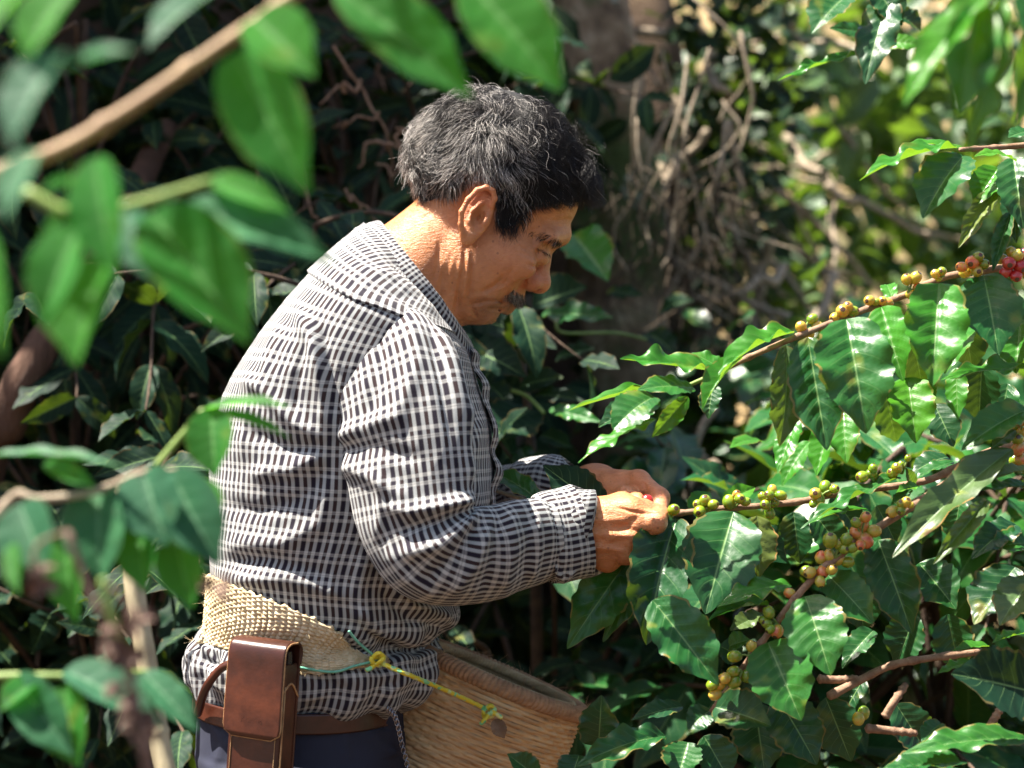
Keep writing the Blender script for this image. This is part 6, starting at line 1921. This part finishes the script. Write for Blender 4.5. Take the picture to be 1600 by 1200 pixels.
E = branch('coffee_branch', 'short leafy coffee sprig above the red cherries at the right edge', W(1640, 225, 2.0))
twig('stem', [(1700, 215, 2.02), (1590, 228, 2.0), (1500, 234, 1.97)], .0036, .0024, BARK, E, 24, seed=7)
for b, t, w, m, kw in [((1495, 231, 1.97), (1342, 283, 1.92), 40, Y_, dict(face=(-.1, -.5, 1), wave=.07)), ((1506, 243, 1.97), (1442, 342, 1.93), 76, M_, dict(face=(-.3, -.85, .5))), ((1506, 232, 1.99), (1409, 226, 1.98), 26, Y_, dict(face=(0, -.4, 1))),
                       ((1560, 262, 2.0), (1522, 323, 1.98), 48, Y_, dict()), ((1563, 290, 1.99), (1497, 388, 1.97), 32, O_, dict(fold=.4)), ((1583, 247, 1.98), (1598, 358, 1.95), 60, D_, dict()), ((1579, 332, 1.98), (1551, 424, 1.96), 26, D_, dict(fold=.4)),
                       ((1587, 252, 1.96), (1522, 245, 1.93), 26, Y_, dict(face=(0, -.4, 1))), ((1585, 330, 1.98), (1588, 380, 1.97), 20, D_, dict()), ((1610, 205, 2.0), (1575, 215, 1.98), 30, M_, dict()), ((1605, 300, 2.02), (1570, 350, 2.0), 46, D_, dict())]:
    hero_leaf(E, b, t, w, mat=m, **{**dict(face=UPF), **kw})
G = branch('coffee_branch', 'hanging coffee sprig cut by the top edge above the bare twigs', W(1370, -60, 2.3))
twig('stem', [(1420, -120, 2.3), (1380, -30, 2.3), (1352, 60, 2.3)], .0036, .0022, BARK, G, 20, seed=8)
for b, t, w, m, kw in [((1330, -12, 2.3), (1268, 53, 2.27), 66, M_, dict()), ((1392, -8, 2.3), (1352, 132, 2.25), 60, D_, dict()), ((1350, 84, 2.3), (1214, 127, 2.25), 22, Y_, dict(face=(0, -.4, 1), wave=.07)), ((1362, 55, 2.32), (1296, 44, 2.3), 30, M_, dict()),
                       ((1372, 70, 2.34), (1446, 72, 2.32), 26, Y_, dict()), ((1400, 20, 2.35), (1440, 50, 2.35), 34, D_, dict()), ((1365, -20, 2.3), (1410, 40, 2.28), 50, D_, dict())]:
    hero_leaf(G, b, t, w, mat=m, **{**dict(face=UPF), **kw})
for k, (lab, pts) in enumerate([('bare brown twig forking under the lower coffee branch', [[(1295, 1088, 1.99), (1345, 1062, 2.0), (1391, 1040, 2.0), (1440, 1030, 2.0), (1535, 1018, 2.02)], [(1279, 1061, 2.0), (1310, 1062, 2.0), (1340, 1060, 2.0)]]),
                                ('broken brown twig end low beside the dark leaves', [[(1354, 1138, 1.97), (1395, 1142, 1.97), (1432, 1146, 1.97)], [(1383, 1120, 1.98), (1396, 1098, 1.98), (1415, 1070, 2.0)]]),
                                ('short cut twig stub at the lower right', [[(1541, 1148, 1.94), (1552, 1126, 1.94), (1564, 1106, 1.94)]])]):
    o = empty('bare_twig', W(*pts[0][0])); tag(o, lab, 'twig')
    for p in pts: twig('branch', p, .0046, .0034, BARK, o, 24, True, k)
    if k == 1: berries(o, c8([(385, 990, 'y', 9), (408, 965, 'g', 9)]), 1.965, 9)
    if k == 2: berries(o, c8([(973, 1035, 'g', 8)]), 1.94, 8)
# the red cherry between the fingertips
pk = link('picked_cherry', B_RED); pk.matrix_basis = Matrix.Translation(Vector(W(1011, 784, 2.035))) @ Matrix.Scale(.0068, 4)
tag(pk, 'single ripe red cherry held between the fingertips', 'cherry')
# ================================================================== leaves close to the camera
FR, FB = L_FRONT, L_FRONTB
def plant(name, label, root, cat='branch'):
    o = empty(name, root); tag(o, label, cat); return o
FC = (-.30, -.68, .68)
def put(o, rows, d0):
    for r_ in rows:
        b, t, w, m = r_[:4]; kw = r_[4] if len(r_) > 4 else {}
        dd = kw.pop('d', d0); dt = kw.pop('dt', -.02)
        hero_leaf(o, (b[0], b[1], dd), (t[0], t[1], dd + dt), w, mat=m, **{**dict(face=FC, quilt=.3, wave=.014, bend=.18, fold=.26, nlat=7.0, rag=.18), **kw})

H = plant('leafy_branch', 'blurred brown branch with broad green leaves crossing the top left corner', W(-20, 285, 1.06))
twig('stem', [(-120, 330, 1.06), (0, 268, 1.07), (100, 230, 1.08), (210, 165, 1.09), (330, 82, 1.10), (450, 0, 1.11), (560, -70, 1.13), (760, -110, 1.16)], .0046, .0034, noise_mat('smooth_bark', (.20, .11, .055), (.38, .25, .13), 60, .6, .3, .001), H, 50, True, 11)
twig('shoot', [(40, 300, 1.06), (110, 332, 1.06), (200, 322, 1.07), (270, 302, 1.08), (330, 284, 1.09)], .0036, .0026, BARK_GREEN, H, 24, False, 12)
put(H, [((367, 84), (483, 302), 118, FR), ((396, 30), (492, 120), 96, FR), ((338, -14), (230, 78), 66, FB), ((118, -20), (40, 98), 90, FR, dict(d=0.980)), ((97, 82), (19, 234), 96, FB, dict(d=0.930)), ((98, 112), (210, 78), 36, FB, dict(d=0.950)),
        ((58, 237), (8, 342), 60, FB, dict(d=0.950)), ((150, 246), (182, 432), 86, FR, dict(d=1.050)), ((132, 345), (66, 512), 86, FR, dict(d=1.060)), ((165, 405), (120, 572), 124, FR, dict(d=1.080)),
        ((237, 332), (388, 537), 138, FR, dict(d=1.100)), ((284, 328), (524, 412), 74, FB, dict(d=1.130, bend=.25)), ((322, 282), (452, 332), 44, FR, dict(d=1.130)), ((135, 283), (62, 300), 26, FR, dict(d=1.060)),
        ((527, -16), (738, 154), 104, FR, dict(d=1.150)), ((728, -30), (878, 142), 118, FR, dict(d=1.150)), ((-20, 360), (5, 560), 60, FR, dict(d=0.980)), ((60, -40), (-20, 60), 100, FR, dict(d=0.950)), ((60, 420), (120, 300), 30, FR, dict(d=1.080)), ((200, 330), (240, 440), 60, FB, dict(d=1.130))], 1.08)
H2 = plant('leafy_branch', 'bright blurred coffee leaves hanging in the top right corner', W(1580, -60, 1.35))
twig('stem', [(1760, -140, 1.35), (1640, -60, 1.35), (1540, -4, 1.35)], .004, .003, BARK, H2, 20, False, 13)
put(H2, [((1545, -8), (1413, 166), 66, L_YOUNG, dict(face=(-.5, -.7, .6), wave=.05)), ((1530, 5), (1497, 184), 78, L_YOUNG, dict(face=(-.2, -.95, .2))), ((1562, -8), (1508, 246), 46, L_YOUNG, dict(face=(.3, -.8, .3), wave=.08)),
         ((1625, 20), (1585, 200), 60, L_YOUNG, dict(face=(.2, -.9, .2))), ((1600, -30), (1650, 120), 60, L_MID, {}), ((1560, 40), (1540, 150), 60, L_YOUNG, dict(d=1.4))], 1.35)

K = plant('broadleaf_plant', 'slightly blurred plant with grey green leaves in front of the pale stake', W(0, 790, 1.3) * [1, 1, 0], 'plant')
twig('stem', [(-60, 860, 1.28), (0, 800, 1.28), (27, 772, 1.28), (60, 780, 1.28), (150, 768, 1.29), (224, 738, 1.3), (280, 735, 1.31)], .0034, .0020, BARK_PALE, K, 30, True, 14)
twig('stem', [(-60, 860, 1.28), (-120, 1100, 1.28), (-160, 1500, 1.3), (-180, 2600, 1.3)], .006, .010, BARK_PALE, K, 30, True, 15)
twig('shoot', [(245, 728, 1.42), (285, 680, 1.42), (318, 640, 1.42)], .0030, .0022, BARK_GREEN, K, 16, False, 16)
put(K, [((320, 640), (454, 636), 28, FR, dict(d=1.42, face=(.1, -.5, 1), bend=.2)), ((345, 645), (455, 686), 20, FR, dict(d=1.42, fold=.4)), ((330, 640), (337, 746), 72, L_FRONT, dict(d=1.42, face=(0, -.9, .4))),
        ((155, 762), (160, 908), 98, FB), ((224, 736), (262, 852), 100, FB), ((267, 736), (342, 884), 90, FB), ((277, 838), (300, 950), 70, FR), ((219, 812), (228, 926), 66, FR), ((32, 788), (76, 898), 92, FB, dict(d=1.22)),
        ((100, 822), (121, 974), 66, FR), ((-10, 712), (198, 732), 28, FB, dict(face=(0, -.4, 1))), ((70, 725), (150, 762), 32, FR), ((20, 850), (30, 930), 30, FR, dict(d=1.2)), ((300, 760), (335, 830), 70, FR, dict(d=1.34))], 1.3)
L2 = plant('broadleaf_plant', 'blurred low plant with long leaves at the bottom left corner', W(0, 1060, 1.35) * [1, 1, 0], 'plant')
twig('stem', [(-60, 1062, 1.35), (20, 1056, 1.35), (107, 1056, 1.35), (230, 1050, 1.36)], .003, .002, BARK_GREEN, L2, 20, False, 17)
twig('stem', [(-60, 1062, 1.35), (-110, 1300, 1.35), (-130, 2500, 1.35)], .004, .008, BARK_GREEN, L2, 20, False, 18)
put(L2, [((21, 1056), (116, 1180), 72, FB), ((101, 1070), (124, 1200), 84, FR), ((101, 1048), (258, 1138), 78, FB, dict(face=(-.1, -.6, .9))), ((222, 1052), (308, 1143), 50, FB, dict(face=(-.1, -.6, .9))), ((60, 1062), (0, 1112), 46, FR)], 1.35)

# pale stake
STAKE = noise_mat('cane', (.33, .27, .16), (.50, .43, .28), 18, .6, .35, .002, stretch=(4, 4, .4))
sp = catmull([W(196, 760, 1.72), W(208, 900, 1.71), W(230, 1040, 1.70), W(250, 1160, 1.69), W(290, 1400, 1.67), W(420, 2500, 1.60)], 120)
s_ = np.linspace(0, 1, 120)
rad = .0088 * (1 + .22 * np.exp(-((np.mod(s_ * 7.0 + .42, 1) - .5) / .03) ** 2))
st_ = tube('cane_stake', sp, rad, STAKE, None, 14, .06, 3)
tag(st_, 'pale cane stake standing between the left plants and the leather pouch', 'stake')

# withered flower stalk
wd = plant('withered_stalk', 'blurred withered brown flower stalk in front of the pale stake', W(215, 1060, 1.12) * [1, 1, 0], 'plant')
WITH = noise_mat('withered', (.10, .055, .045), (.26, .17, .13), 90, .85, .6, .003)
twig('stem', [(105, 830, 1.12), (140, 920, 1.12), (175, 990, 1.12), (200, 1050, 1.12), (215, 1120, 1.12), (232, 1200, 1.12), (260, 1500, 1.12), (300, 3000, 1.12)], .0020, .0032, WITH, wd, 40, True, 19)
twig('stem', [(160, 905, 1.12), (172, 950, 1.12), (186, 1000, 1.12)], .0026, .0026, BARK_GREEN, wd, 12, False, 20)
twig('stem', [(168, 915, 1.12), (196, 940, 1.12), (204, 990, 1.12)], .0012, .0012, WITH, wd, 12, False, 21)
for k, (c_, n, sx, sz) in enumerate((((200, 1020), 13, .0036, .009), ((214, 1130), 13, .0036, .009), ((55, 915), 5, .0025, .006), ((345, 898), 5, .002, .003))):
    bag = Bag(); q = np.random.RandomState(60 + k)
    for i in range(n):
        p = W(c_[0], c_[1], 1.12) + q.normal(0, 1, 3) * np.array([sx, sx, sz])
        V, F, uv = leaf_geo(.016, .009, .8, .3, .12, 0, 1.0, 700 + i, nu=7, nv=5)
        M = np.array(frame_to(p, p + unit(q.normal(0, 1, 3)), unit(q.normal(0, 1, 3))))
        bag.add(V @ M[:3, :3].T + M[:3, 3], [tuple(f) for f in F])
    o = bag.build('shrivelled_petals', WITH, wd); o['kind'] = 'stuff'
twig('stem', [(55, 915, 1.12), (52, 890, 1.12), (60, 850, 1.12), (105, 830, 1.12)], .0012, .0012, WITH, wd, 12, False, 22)
